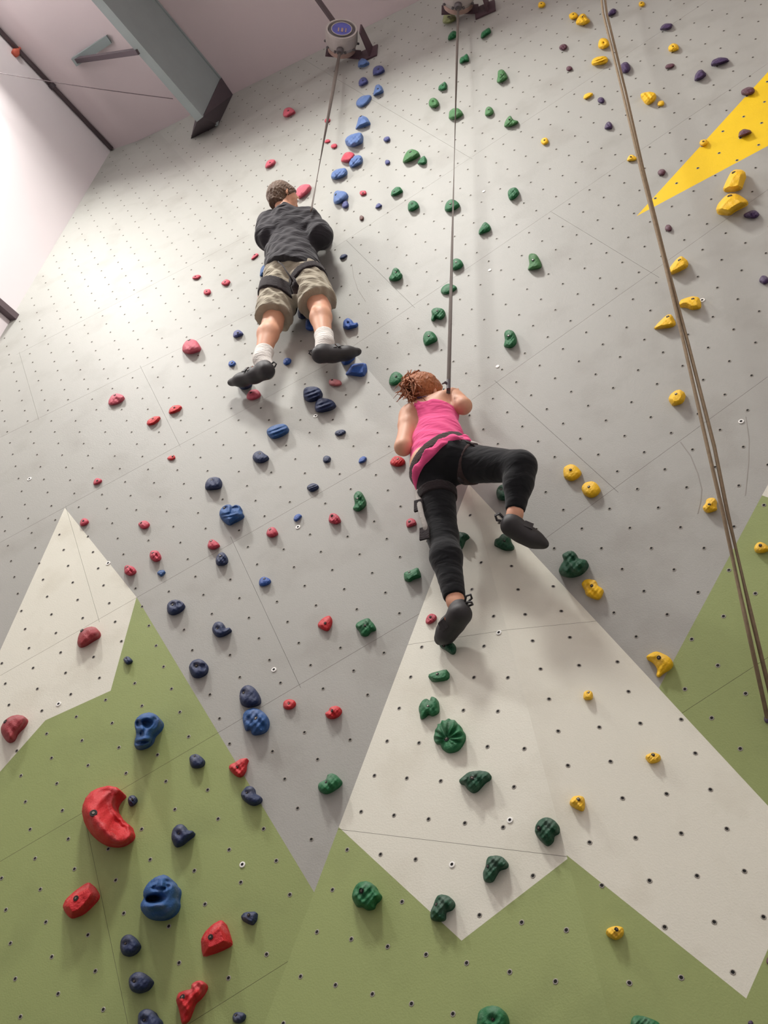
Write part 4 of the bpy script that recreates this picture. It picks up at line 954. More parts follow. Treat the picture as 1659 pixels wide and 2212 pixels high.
BOLTS = {}
def bolt_mesh(r):
    key = round(r * 1000)
    if key not in BOLTS:
        bm = bmesh.new()
        lathe(bm, (0, 0, 0), (0, 0, 1), ((r * .5, -.004), (r, -.003), (r, .0008), (r * .62, .0009), (r * .55, -.0004)), 14)
        for f in bm.faces: f.material_index = 0
        r2 = bmesh.ops.create_cone(bm, cap_ends=True, segments=6, radius1=r * .46, radius2=r * .46, depth=.003, matrix=Matrix.Translation((0, 0, .0004)))
        for v in r2['verts']:
            for f in v.link_faces: f.material_index = 1
        me = bpy.data.meshes.new('bolt'); bmesh.ops.recalc_face_normals(bm, faces=bm.faces); bm.to_mesh(me); bm.free()
        me.materials.append(M['boltdark']); me.materials.append(M['boltsteel'])
        BOLTS[key] = me
    return BOLTS[key]

def make_hold(line, seed):
    head, outline, label = [s.strip() for s in line.split(':')]
    colour, crop, hh, style, bolt = head.split()
    hh = float(hh); ox, oy, kk = CROP[crop]
    if outline.startswith('E '):
        _, c, r, an = outline.split()
        cx, cy = map(float, c.split(',')); rx, ry = map(float, r.split(',')); an = math.radians(float(an))
        rnd = random.Random(seed)
        pts = []
        for k in range(9):
            t = 2 * math.pi * k / 9; q = 1 + rnd.uniform(-.1, .1)
            x, y = rx * math.cos(t) * q, ry * math.sin(t) * q
            pts.append((cx + x * math.cos(an) - y * math.sin(an), cy + x * math.sin(an) + y * math.cos(an)))
    else:
        pts = [tuple(map(float, p.split(','))) for p in outline.split()]
    sharp = style == 'a'
    px = np.array([(ox + x * kk, oy + y * kk) for x, y in pts])
    area = .5 * abs(sum(px[i - 1][0] * px[i][1] - px[i][0] * px[i - 1][1] for i in range(len(px))))
    sz = math.sqrt(area)
    n_out = 20 if sz < 16 else 30 if sz < 40 else 56
    if sharp:      # keep the corners, only soften them
        rim = []
        for i in range(len(px)):
            a, b, c = px[i - 1], px[i], px[(i + 1) % len(px)]
            rim += [b + (a - b) * .16, b * .8 + (a + c) * .1, b + (c - b) * .16]
        rim = np.array(rim)
    else:
        rim = catmull(px, n_out)
    cen = px.mean(0)
    pl = facet_at(*cen)
    dist = np.linalg.norm(pl.hit(*cen) - EYE)
    size_m = sz / F * dist * 1.15
    H = hh * size_m
    step = sz / (9 if sz < 16 else 13 if sz < 40 else 24)
    x0, y0 = rim.min(0); x1, y1 = rim.max(0)
    inner = []
    poly = [tuple(p) for p in rim]
    A = rim; B = np.roll(rim, -1, 0); AB = B - A; LL = (AB ** 2).sum(1) + 1e-9
    def dist_to(p):
        t = np.clip(((p - A) * AB).sum(1) / LL, 0, 1)
        return np.sqrt((((A + AB * t[:, None]) - p) ** 2).sum(1).min())
    yy = y0 + step * .5; row = 0
    while yy < y1:
        xx = x0 + (step * .5 if row % 2 else step)
        while xx < x1:
            if inside(poly, xx, yy):
                d = dist_to(np.array([xx, yy]))
                if d > step * .45: inner.append((xx, yy, d))
            xx += step
        yy += step * .87; row += 1
    D = max([d for *_, d in inner] + [step])
    V2 = [Vector(p) for p in poly] + [Vector((x, y)) for x, y, _ in inner]
    nr = len(poly)
    r = delaunay_2d_cdt(V2, [(i, (i + 1) % nr) for i in range(nr)], [], 0, 1e-5)
    vs = [np.array(v) for v in r[0]]
    faces = [list(f) for f in r[2] if inside(poly, sum(vs[i][0] for i in f) / 3, sum(vs[i][1] for i in f) / 3)]
    # vertical in the picture on this wall
    g = np.array(project(pl.hit(*cen) + np.array([0, 0, .05]))) - cen; g /= np.linalg.norm(g)
    vv = [(v - cen) @ g for v in rim]; vlo, vhi = min(vv), max(vv)
    rel = RELIEF.get(style, [])
    bx = by = None
    if bolt == '.': bx, by = cen + g * sz * .16
    elif bolt != '-':
        bx, by = map(float, bolt.split(',')); bx, by = ox + bx * kk, oy + by * kk
    rnd = random.Random(seed * 31); sd = rnd.uniform(0, 6)
    def height(p):
        v = ((p - cen) @ g - vlo) / (vhi - vlo + 1e-6)
        base = .05 + .38 * v
        d = min(1.0, dist_to(p) / D)
        if sharp:
            dome = min(1.0, d / .55)
        elif style in ('k', 'c'):
            dome = (1 - (1 - d) ** 2.4) ** .6
        else:
            dome = (1 - (1 - d) ** 2) ** .55
        h = base + (1 - base) * dome
        q = (p - cen) / sz
        lump = vnoise(q[0] * 6.5, q[1] * 6.5, sd)
        h += lump * dome * (.26 if style in ('k', 'p') else .03 if sharp else .07)
        if style == 'r':
            h += .13 * dome * math.sin((q @ np.array([.35, .94])) * 26)
        if style == 'p':
            e = p - np.array([bx, by]); an = math.atan2(e[1], e[0]); rr = np.linalg.norm(e) / sz
            h = base + (1 - base) * dome * .75 + (.22 * math.cos(an * 11) * min(1, rr * 2.2) * (1 if e[1] < .15 * sz else .1)) * dome - .35 * math.exp(-(rr / .3) ** 2)
        if style == 'c' and bx is not None:
            e = np.linalg.norm(p - np.array([bx, by])) / sz
            h -= .35 * math.exp(-(e / .16) ** 2)
        for (cx_, cy_, rx_, ry_, an, am) in rel:
            e = p - np.array([ox + cx_ * kk, oy + cy_ * kk]); c_, s_ = math.cos(an), math.sin(an)
            ex, ey = (e[0] * c_ + e[1] * s_) / (rx_ * kk), (-e[0] * s_ + e[1] * c_) / (ry_ * kk)
            rr = ex * ex + ey * ey
            h += am * math.exp(-rr * rr * .9) * min(1, d * 3)
        return max(.03, h) * H
    verts = [pl.hit(v[0], v[1], height(v)) for v in vs]
    onrim = {}
    for f in faces:
        for k in range(3):
            e = (f[k], f[(k + 1) % 3])
            onrim[e] = 1
    border = [e for e in onrim if (e[1], e[0]) not in onrim]
    bmap = {}
    for a, b in border:
        for i in (a, b):
            if i not in bmap:
                p = verts[i]; bmap[i] = len(verts)
                verts.append(p - pl.n * (pl.n @ (p - pl.p) + .002))
    allf = [f for f in faces] + [[b, a, bmap[a], bmap[b]] for a, b in border]
    org = pl.hit(cen[0], cen[1])
    o = mesh_obj('climbing_hold', verts, allf, M['h_' + colour], smooth=not sharp, origin=org)
    bm = bmesh.new(); bm.from_mesh(o.data); bmesh.ops.recalc_face_normals(bm, faces=bm.faces); bm.to_mesh(o.data); bm.free()
    if sharp:
        md = o.modifiers.new('edge', 'BEVEL'); md.width = size_m * .015; md.limit_method = 'ANGLE'; md.angle_limit = .5; md.segments = 1
    else:
        o.modifiers.new('smooth', 'SUBSURF').render_levels = 1 if sz > 22 else 0
        o.modifiers[-1].levels = 0
    tag(o, label, 'climbing hold', 'climbing holds on the wall')
    if bx is not None:
        p = np.array([bx, by]); e = sz * .06
        c = pl.hit(bx, by, height(p))
        a = pl.hit(bx + e, by, height(p + [e, 0])) - c; b = pl.hit(bx, by + e, height(p + [0, e])) - c
        nn = np.cross(a, b); nn /= np.linalg.norm(nn)
        if nn @ pl.n < 0: nn = -nn
        nn = nn * .45 + pl.n * .55; nn /= np.linalg.norm(nn)
        rb = float(np.clip(size_m * .085, .0055, .0135))
        bo = bpy.data.objects.new('bolt', bolt_mesh(rb)); COL.objects.link(bo)
        u1, u2, u3 = frame_of(nn)
        m = Matrix([[u1[k], u2[k], u3[k]] for k in range(3)]).to_4x4(); m.translation = Vector(c + nn * .0016)
        bo.matrix_world = m; adopt(bo, o)
    return o
_seen = set()
for k_, line in enumerate([l for l in HOLDS.strip().split('\n')]):
    make_hold(line, k_ + 1)

# ------------------------------------------------------------------ people: continuous bodies grown from a distance field
def round_cone(P, a, b, ra, rb, ax=None, fac=1.0):
    a = np.asarray(a, float); b = np.asarray(b, float)
    Q = P - a; d = b - a
    if ax is not None:                       # squash the section along one axis
        ax = np.asarray(ax) / np.linalg.norm(ax)
        Q = Q + np.outer(Q.reshape(-1, 3) @ ax, ax).reshape(Q.shape) * (1 / fac - 1)
        d = d + ax * (d @ ax) * (1 / fac - 1)
    L2 = max(d @ d, 1e-9)
    t = np.clip((Q @ d) / L2, 0, 1)
    dist = np.sqrt(((Q - t[..., None] * d) ** 2).sum(-1)) - (ra + (rb - ra) * t)
    return dist * (1 if ax is None else min(1, fac + .25))

def cone(a, b, ra, rb, ax=None, fac=1.0, clips=(), sub=False, k=None):
    return dict(a=np.asarray(a, float), b=np.asarray(b, float), ra=ra, rb=rb, ax=ax, fac=fac, clips=list(clips), sub=sub, k=k)

def sdf_object(name, prims, h, material, parent=None, k=.02, clips=(), mod=None, grow=0.0, smooth_iter=1):
    lo = np.min([np.minimum(p['a'] - p['ra'], p['b'] - p['rb']) for p in prims if not p['sub']], 0) - grow - 4 * h - .01
    hi = np.max([np.maximum(p['a'] + p['ra'], p['b'] + p['rb']) for p in prims if not p['sub']], 0) + grow + 4 * h + .01
    n = np.ceil((hi - lo) / h).astype(int) + 1
    ax = [lo[i] + h * np.arange(n[i]) for i in range(3)]
    D = np.full(n, .08, np.float32)
    for p in prims:
        kk = p['k'] if p['k'] is not None else k
        r = max(p['ra'], p['rb']) + grow + kk + 3 * h
        b0 = np.minimum(p['a'], p['b']) - r; b1 = np.maximum(p['a'], p['b']) + r
        i0 = np.clip(np.floor((b0 - lo) / h).astype(int), 0, n - 1); i1 = np.clip(np.ceil((b1 - lo) / h).astype(int) + 1, 1, n)
        if (i1 <= i0).any(): continue
        sl = tuple(slice(i0[i], i1[i]) for i in range(3))
        X = np.stack(np.meshgrid(*[ax[i][sl[i]] for i in range(3)], indexing='ij'), -1)
        d = round_cone(X, p['a'], p['b'], p['ra'], p['rb'], p['ax'], p['fac']) - (0 if p['sub'] else grow)
        for c, nn in p['clips']:
            d = np.maximum(d, (X - np.asarray(c)) @ (np.asarray(nn) / np.linalg.norm(nn)))
        A = D[sl]
        if p['sub']:
            D[sl] = np.maximum(A, -d)
        else:
            q = np.maximum(kk - np.abs(A - d), 0) / kk
            D[sl] = np.minimum(A, d) - q * q * kk / 4
    X = None
    if clips or mod:
        X = np.stack(np.meshgrid(*ax, indexing='ij'), -1)
        if mod: D = D + mod(X)
        for c, nn in clips:
            D = np.maximum(D, (X - np.asarray(c)) @ (np.asarray(nn) / np.linalg.norm(nn)))
    for i in range(3):                       # close the field at the border
        s = [slice(None)] * 3
        for e in (0, -1):
            s[i] = e; D[tuple(s)] = .05
    ins = D < 0
    m = n - 1
    pos = np.zeros((*m, 3), np.float32); cnt = np.zeros(m, np.float32)
    C = [(i, j, l) for i in (0, 1) for j in (0, 1) for l in (0, 1)]
    def cor(c, A): return A[c[0]:c[0] + m[0], c[1]:c[1] + m[1], c[2]:c[2] + m[2]]
    for c0 in C:
        for axn in range(3):
            if c0[axn]: continue
            c1 = list(c0); c1[axn] = 1
            d0, d1 = cor(c0, D), cor(c1, D)
            mk = (d0 < 0) != (d1 < 0)
            t = np.where(mk, d0 / np.where(mk, d0 - d1, 1), 0)
            for q in range(3):
                pos[..., q] += np.where(mk, (t if q == axn else c0[q]), 0)
            cnt += mk
    act = cnt > 0
    idx = np.full(m, -1, np.int64); ids = np.argwhere(act); idx[act] = np.arange(len(ids))
    V = (ids + pos[act] / cnt[act][:, None]) * h + lo
    faces = []
    for axn in range(3):
        u, v = [q for q in range(3) if q != axn]
        sl0 = [slice(0, None)] * 3; sl0[axn] = slice(0, n[axn] - 1)
        sl1 = [slice(0, None)] * 3; sl1[axn] = slice(1, None)
        ch = ins[tuple(sl0)] != ins[tuple(sl1)]
        e = np.argwhere(ch)
        ok = (e[:, u] > 0) & (e[:, v] > 0) & (e[:, u] < n[u] - 1) & (e[:, v] < n[v] - 1)
        e = e[ok]
        quad = []
        for du, dv in ((-1, -1), (0, -1), (0, 0), (-1, 0)):
            f = e.copy(); f[:, u] += du; f[:, v] += dv
            quad.append(idx[f[:, 0], f[:, 1], f[:, 2]])
        quad = np.stack(quad, 1)
        flip = ins[e[:, 0], e[:, 1], e[:, 2]]
        if axn == 1: flip = ~flip
        quad[flip == False] = quad[flip == False][:, ::-1]
        faces.append(quad)
    faces = np.concatenate(faces)
    faces = faces[(faces >= 0).all(1)]
    # light smoothing
    for _ in range(smooth_iter):
        acc = np.zeros_like(V); c = np.zeros(len(V))
        for q in range(4):
            a_, b_ = faces[:, q], faces[:, (q + 1) % 4]
            np.add.at(acc, a_, V[b_]); np.add.at(c, a_, 1); np.add.at(acc, b_, V[a_]); np.add.at(c, b_, 1)
        V = V * .4 + acc / np.maximum(c, 1)[:, None] * .6
    me = bpy.data.meshes.new(name)
    me.vertices.add(len(V)); me.vertices.foreach_set('co', V.astype(np.float32).ravel())
    me.loops.add(faces.size); me.loops.foreach_set('vertex_index', faces.ravel().astype(np.int32))
    me.polygons.add(len(faces)); me.polygons.foreach_set('loop_start', (np.arange(len(faces)) * 4).astype(np.int32))
    me.polygons.foreach_set('use_smooth', np.ones(len(faces), bool))
    me.update(calc_edges=True); me.validate()
    me.materials.append(material)
    bm = bmesh.new(); bm.from_mesh(me); bmesh.ops.recalc_face_normals(bm, faces=bm.faces); bm.to_mesh(me); bm.free()
    o = bpy.data.objects.new(name, me); link(o)
    if parent is not None: adopt(o, parent)
    return o

def nrm(v):
    v = np.asarray(v, float); return v / np.linalg.norm(v)
def lerp(a, b, t): return np.asarray(a) * (1 - t) + np.asarray(b) * t

def fabric(name, rgb, wrinkle=.5, scale=14, rough=.9, stretch=(1, 1, 3)):
    m = mat(name, rgb, rough=rough, var=.1, scale=25, spec=.15, sheen=.15)
    nt = m.node_tree; b = nt.nodes['Principled BSDF']
    tc = nt.nodes.new('ShaderNodeTexCoord'); mp = nt.nodes.new('ShaderNodeMapping'); mp.inputs['Scale'].default_value = stretch
    nt.links.new(tc.outputs['Object'], mp.inputs['Vector'])
    nz = nt.nodes.new('ShaderNodeTexNoise'); nz.inputs['Scale'].default_value = scale; nz.inputs['Detail'].default_value = 2; nz.inputs['Distortion'].default_value = .6
    nt.links.new(mp.outputs['Vector'], nz.inputs['Vector'])
    bp = nt.nodes.new('ShaderNodeBump'); bp.inputs['Strength'].default_value = wrinkle; bp.inputs['Distance'].default_value = .02
    nt.links.new(nz.outputs['Fac'], bp.inputs['Height']); nt.links.new(bp.outputs['Normal'], b.inputs['Normal'])
    return m
M['skin'] = mat('skin', (214, 160, 130), rough=.55, var=.06, scale=18, tint=(206, 130, 108), tscale=7, tamount=.35)
M['sweater'] = fabric('black_sweater', (52, 50, 54), .7, 9)
M['shorts'] = fabric('khaki_shorts', (168, 160, 142), .8, 12)
M['sock'] = fabric('white_sock', (226, 222, 216), .4, 30)
M['rubber'] = mat('shoe_rubber', (44, 42, 44), rough=.6, var=.15, scale=30)
M['shoeup'] = mat('shoe_upper', (58, 54, 54), rough=.8, var=.2, scale=40)
M['shoeorange'] = mat('shoe_orange', (206, 112, 58), rough=.75)
M['harness'] = fabric('harness_webbing', (48, 42, 44), .3, 60)
M['harnessb'] = fabric('harness_brown', (72, 58, 57), .3, 60)
M['greystrap'] = fabric('grey_strap', (176, 172, 166), .2, 60)
M['hairb'] = fabric('brown_hair', (104, 82, 66), 1.0, 60, .6, (1, 1, .4))
M['hairr'] = fabric('auburn_hair', (172, 108, 70), 1.0, 55, .55, (1, 1, .5))
M['pink'] = fabric('pink_jersey', (244, 92, 150), .55, 10)
M['leggings'] = fabric('black_leggings', (27, 28, 31), .25, 12)
M['eye'] = mat('eye_white', (235, 232, 228), rough=.25)
M['bra'] = mat('violet_strap', (92, 70, 104), rough=.8)
M['print'] = mat('pale_print', (150, 150, 150), rough=.7)

def hand_prims(wrist, palm_dir, side_dir, r=1.0, curl=.9):
    """palm and five fingers of different length, curled; side_dir points to the thumb"""
    d = nrm(palm_dir); s = nrm(np.asarray(side_dir) - d * (np.asarray(side_dir) @ d)); c = np.cross(d, s)
    pr = [cone(wrist, wrist + d * .05 * r, .026 * r, .03 * r, c, .55), cone(wrist + d * .04 * r + s * .018 * r, wrist + d * .075 * r - s * .02 * r, .022 * r, .02 * r, c, .6)]
    for i, (off, ln) in enumerate(((.03, .066), (.01, .074), (-.01, .07), (-.029, .055))):
        p0 = wrist + d * .08 * r + s * off * r
        for j, (fl, rr) in enumerate(((.42, .0095), (.33, .0088), (.25, .008))):
            an = curl * (j + .35)
            p1 = p0 + (d * math.cos(an) + c * math.sin(an)) * ln * fl * 1.15 * r
            pr.append(cone(p0, p1, rr * r, (rr - .0006) * r, k=.006)); p0 = p1
    t0 = wrist + d * .022 * r + s * .022 * r
    t1 = t0 + (s * .8 + d * .55 + c * .25) * .038 * r; t2 = t1 + (s * .2 + d * .9 + c * .35) * .032 * r
    pr += [cone(t0, t1, .012 * r, .011 * r, k=.008), cone(t1, t2, .0105 * r, .009 * r, k=.006)]
    return pr

def head_prims(c, face, upv, r):
    """skull, jaw, nose, ears, eye sockets; r half width"""
    f = nrm(face); u = nrm(np.asarray(upv) - f * (np.asarray(upv) @ f)); s = np.cross(f, u)
    pr = [cone(c + u * .028 - f * .016, c + u * .022 + f * .016, r * 1.06, r * 1.02, s, .92, k=.03),
          cone(c - u * .02 + f * .03, c - u * .075 + f * .045, r * .82, r * .52, k=.03),
          cone(c - u * .005 + f * .088, c - u * .03 + f * .108, .010, .014, k=.012),
          cone(c - u * .066 + f * .088, c - u * .066 + f * .09, .016, .016, s, 1.5, k=.015),
          cone(c + u * .03 + f * .082 - s * .03, c + u * .03 + f * .082 + s * .03, .013, .013, k=.014)]
    for q in (-1, 1):
        e = c + s * q * (r + .002) - f * .008 - u * .008
        pr += [cone(e + u * .018 - f * .006, e - u * .016 + f * .004, .016, .011, s, .5, k=.006)]
        pr += [cone(c + s * q * .032 + f * .093 + u * .008, c + s * q * .034 + f * .095 + u * .008, .012, .012, sub=True)]
    return pr, f, u, s

def shoe(person, heel, toe, ankle, upv, w=.053, strap=True):
    """climbing shoe: rubber body, upper, orange lining, heel tabs"""
    ax = nrm(np.asarray(toe) - heel); u = nrm(np.asarray(upv) - ax * (np.asarray(upv) @ ax)); s = np.cross(ax, u)
    L = np.linalg.norm(np.asarray(toe) - heel)
    pr = [cone(heel + u * .01, lerp(heel, toe, .35) + u * .004, w * .8, w * .85, s, .85), cone(lerp(heel, toe, .35), lerp(heel, toe, .72) - u * .004, w * .85, w * .92, u, .8),
          cone(lerp(heel, toe, .72) - u * .004, toe - u * .006, w * .92, w * .6, u, .72), cone(heel + u * .015, lerp(heel, ankle, .55), w * .75, w * .8, clips=[(lerp(heel, ankle, .62), nrm(np.asarray(ankle) - heel))])]
    o = sdf_object('shoe', pr, .005, M['rubber'], person, k=.025)
    # upper: laced top in grey with orange tongue
    t0 = lerp(heel, toe, .34) + u * w * .62; t1 = lerp(heel, toe, .62) + u * w * .62
    sdf_object('upper', [cone(t0, t1, w * .42, w * .36, u, .55)], .004, M['shoeup'], o, k=.01)
    q = sdf_object('tongue', [cone(lerp(t0, t1, .05) + u * .012, lerp(t0, t1, .75) + u * .004, w * .26, w * .2, u, .5)], .004, M['shoeorange'], o, k=.01); q['label'] = 'orange tongue'
    for k in range(2):
        p = lerp(t0, t1, .15 + .45 * k) + u * .014
        bm = bmesh.new(); box_along(bm, p - s * w * .62 - u * .012, p + s * .0 + u * .006, .018, .004, u); box_along(bm, p + u * .006, p + s * w * .62 - u * .012, .018, .004, u)
        bm_obj('strap', bm, M['rubber'], o)
    for q_ in (-1, 1):
        b = lerp(heel, ankle, .5) - ax * w * .75
        bm = bmesh.new()
        loop = [b + s * q_ * .008, b - ax * .022 + u * .01 + s * q_ * .014, b - ax * .034 - u * .002 + s * q_ * .018, b - ax * .022 - u * .016 + s * q_ * .014, b - u * .012 + s * q_ * .008]
        sweep(bm, loop, .0045, 6); bm_obj('pull_loop', bm, M['rubber'], o)
    return o

def ring_strap(name, prims, grow, centre, normal, width, m, parent, h=.006, k=.02):
    n_ = nrm(normal)
    return sdf_object(name, prims, h, m, parent, k=k, grow=grow, clips=[(np.asarray(centre) + n_ * width / 2, n_), (np.asarray(centre) - n_ * width / 2, -n_)], smooth_iter=1)

# ---------------------------------------------------------------- man in the black sweater
def build_man():
    J = {k: P1.hit(*v) for k, v in dict(head=(612, 430, .335), neck=(617, 466, .29), chest=(621, 500, .235), belly=(627, 548, .205), pelvis=(632, 588, .19),
         shL=(584, 486, .25), shR=(662, 477, .24), elL=(578, 512, .27), elR=(693, 509, .235), haL=(592, 486, .06), haR=(688, 521, .05),
         hipL=(610, 598, .19), hipR=(655, 590, .19), knL=(588, 703, .15), knR=(692, 667, .15), anL=(566, 776, .165), anR=(702, 742, .165),
         heL=(577, 806, .15), toL=(503, 823, .075), heR=(693, 771, .16), toR=(768, 758, .085)).items()}
    n = P1.n; upv = np.array([0, 0, 1.0])
    side_v = nrm(J['shR'] - J['shL'])
    face = nrm(-n * .75 + side_v * .75 + upv * .25)
    hp, f, u, s = head_prims(J['head'], face, upv + n * .25, .07)
    legs = []
    def leg(S_, hip, kn, an, inf=0.0):
        mid = lerp(kn, an, .32) + n * .014
        return [cone(hip, kn, .088 + inf, .058 + inf), cone(kn, mid, .055 + inf, .059 + inf), cone(mid, an, .058 + inf, .037 + inf)]
    LL, RL = leg(-1, J['hipL'], J['knL'], J['anL']), leg(1, J['hipR'], J['knR'], J['anR'])
    torso = [cone(J['pelvis'], J['belly'], .13, .122, n, .72), cone(J['belly'], J['chest'], .125, .145, n, .7), cone(J['chest'], lerp(J['shL'], J['shR'], .5) - upv * .03, .14, .11, n, .72),
             cone(J['shL'], J['shR'], .062, .062)]
    arms = []
    for a, b, c in (('shL', 'elL', 'haL'), ('shR', 'elR', 'haR')):
        wr = lerp(J[b], J[c], .86)
        arms += [cone(J[a], J[b], .055, .043), cone(J[b], wr, .042, .028)]
    neck = [cone(J['neck'] - upv * .03, J['head'] - u * .04, .055, .052)]
    hands = hand_prims(lerp(J['elL'], J['haL'], .86), J['haL'] - J['elL'], side_v) + hand_prims(lerp(J['elR'], J['haR'], .86), J['haR'] - J['elR'], -side_v)
    feet = [cone(J['anL'], J['heL'], .036, .03), cone(J['heL'], lerp(J['heL'], J['toL'], .8), .03, .02), cone(J['anR'], J['heR'], .036, .03), cone(J['heR'], lerp(J['heR'], J['toR'], .8), .03, .02)]
    body = sdf_object('person', hp[:5] + torso + neck + arms + LL + RL + feet + hands + hp[5:], .0085, M['skin'], k=.025)
    tag(body, 'person in black sweater, khaki shorts and harness, climbing higher up the wall', 'person')
    for q in (-1, 1):
        bm = bmesh.new(); bmesh.ops.create_uvsphere(bm, u_segments=12, v_segments=8, radius=.0115, matrix=Matrix.Translation(Vector(J['head'] + s * q * .032 + f * .084 + u * .008)))
        bm_obj('eye', bm, M['eye'], body, True)
    # hair
    c = J['head']
    hm = lambda X: .003 * np.sin(X[..., 0] * 260 + X[..., 2] * 90) * np.sin(X[..., 1] * 240)
    hair = sdf_object('hair', [cone(c + u * .034 - f * .02, c + u * .03 + f * .012, .088, .082, s, .93), cone(c + u * .0 - f * .035, c - u * .065 - f * .028, .074, .058, s, .95)], .006, M['hairb'], body, k=.03, mod=hm,
                      clips=[(c + f * .055 + u * .05, nrm(f * .8 - u * .45)), (c - u * .088, nrm(-u - f * .2))])
    for sgn in (-1, 1):
        pass
    hem = lerp(J['belly'], J['pelvis'], 1.15)
    spine = nrm(J['chest'] - J['pelvis'])
    swm = lambda X: .004 * np.sin(X @ (nrm([.5, .2, 1.0]) * 62) + 3 * np.sin(X[..., 0] * 14)) + .003 * np.sin(X @ (nrm([-.8, .1, .9]) * 95))
    sleeves = []
    for a, b, c2 in (('shL', 'elL', 'haL'), ('shR', 'elR', 'haR')):
        sleeves += [cone(J[a], J[b], .066, .056), cone(J[b], lerp(J[b], J[c2], .62), .055, .044)]
    sw = sdf_object('sweater', torso + sleeves + [cone(J['belly'], J['pelvis'] - spine * .04, .13, .16, n, .9)] + [cone(J['neck'] - upv * .035, J['neck'] + upv * .012, .062, .056)], .0075, M['sweater'], body, k=.035, grow=.016, mod=swm,
                    clips=[(hem - spine * .02, nrm(-spine + side_v * -.5))])
    # collar
    cd = nrm(J['head'] - J['neck'])
    ring_strap('collar', [cone(J['neck'] - upv * .04, J['neck'] + cd * .05, .066, .056)], .012, J['neck'] + upv * .02, cd, .03, M['sweater'], sw)
    # shorts
    def hemp(kn, hip, t): return lerp(hip, kn, t)
    shp = [cone(J['pelvis'] + spine * .05, J['pelvis'], .12, .134, n, .8), cone(J['hipL'], lerp(J['hipL'], J['knL'], .96), .098, .096, clips=[(hemp(J['knL'], J['hipL'], .86), nrm(J['knL'] - J['hipL'] + upv * .02))]),
           cone(J['hipR'], lerp(J['hipR'], J['knR'], .96), .098, .096, clips=[(hemp(J['knR'], J['hipR'], .86), nrm(J['knR'] - J['hipR']))])]
    shm = lambda X: .004 * np.sin(X @ (nrm([.6, .3, 1.0]) * 120) + 2 * np.sin(X[..., 0] * 22)) + .003 * np.sin(X @ (nrm([-.7, .2, .8]) * 80))
    sh = sdf_object('shorts', shp, .0065, M['shorts'], body, k=.03, grow=.012, mod=shm, clips=[(J['pelvis'] + spine * .11, spine)])
    # socks and shoes
    for a, k_, h_, t_ in (('anL', 'knL', 'heL', 'toL'), ('anR', 'knR', 'heR', 'toR')):
        ax_ = nrm(J[k_] - J[a])
        top = lerp(J[a], J[k_], .24)
        so = sdf_object('sock', [cone(J[h_] + upv * .01, J[a], .036, .04), cone(J[a], lerp(J[a], J[k_], .5), .04, .054)], .0055, M['sock'], body, k=.02, grow=.007, clips=[(top, ax_)])
        shoe(body, J[h_], J[t_], J[a], upv * .8 + n * 1.1)
    # harness
    ha = bpy.data.objects.new('harness', None); link(ha); adopt(ha, body)
    g = .024
    ring_strap('waist_belt', [cone(J['pelvis'] + spine * .1, J['pelvis'], .125, .135, n, .8)], g, J['pelvis'] + spine * .0, nrm(spine - side_v * .25), .05, M['harness'], ha)
    for hip, kn, tl in (('hipL', 'knL', .42), ('hipR', 'knR', .3)):
        ax_ = nrm(J[kn] - J[hip])
        sg = 1 if hip == 'hipL' else -1
        ring_strap('leg_loop', [cone(J[hip], lerp(J[hip], J[kn], .96), .098, .096)], g + .001, lerp(J[hip], J[kn], tl), nrm(ax_ + side_v * .42 * -sg), (.085 if sg > 0 else .055), M['harness'], ha)
    bm = bmesh.new()
    q = [P1.hit(x, y, o) for x, y, o in ((602, 566, .33), (610, 572, .345), (618, 585, .35), (627, 598, .345), (634, 612, .32))]
    sweep(bm, q, .008, 8, .5); bm_obj('riser_strap', bm, M['harness'], ha, True)
    bm = bmesh.new()
    q = [P1.hit(x, y, o) for x, y, o in ((636, 604, .33), (637, 618, .32), (638, 634, .27))]
    sweep(bm, q, [.02, .024, .012], 8, .4); bm_obj('back_strap', bm, M['harness'], ha, True)
    bm = bmesh.new()
    q = [P1.hit(x, y, o) for x, y, o in ((577, 596, .2), (575, 606, .23), (576, 612, .25))]
    sweep(bm, q, .007, 8, .5); bm_obj('gear_loop', bm, M['harness'], ha, True)
    return body
build_man()

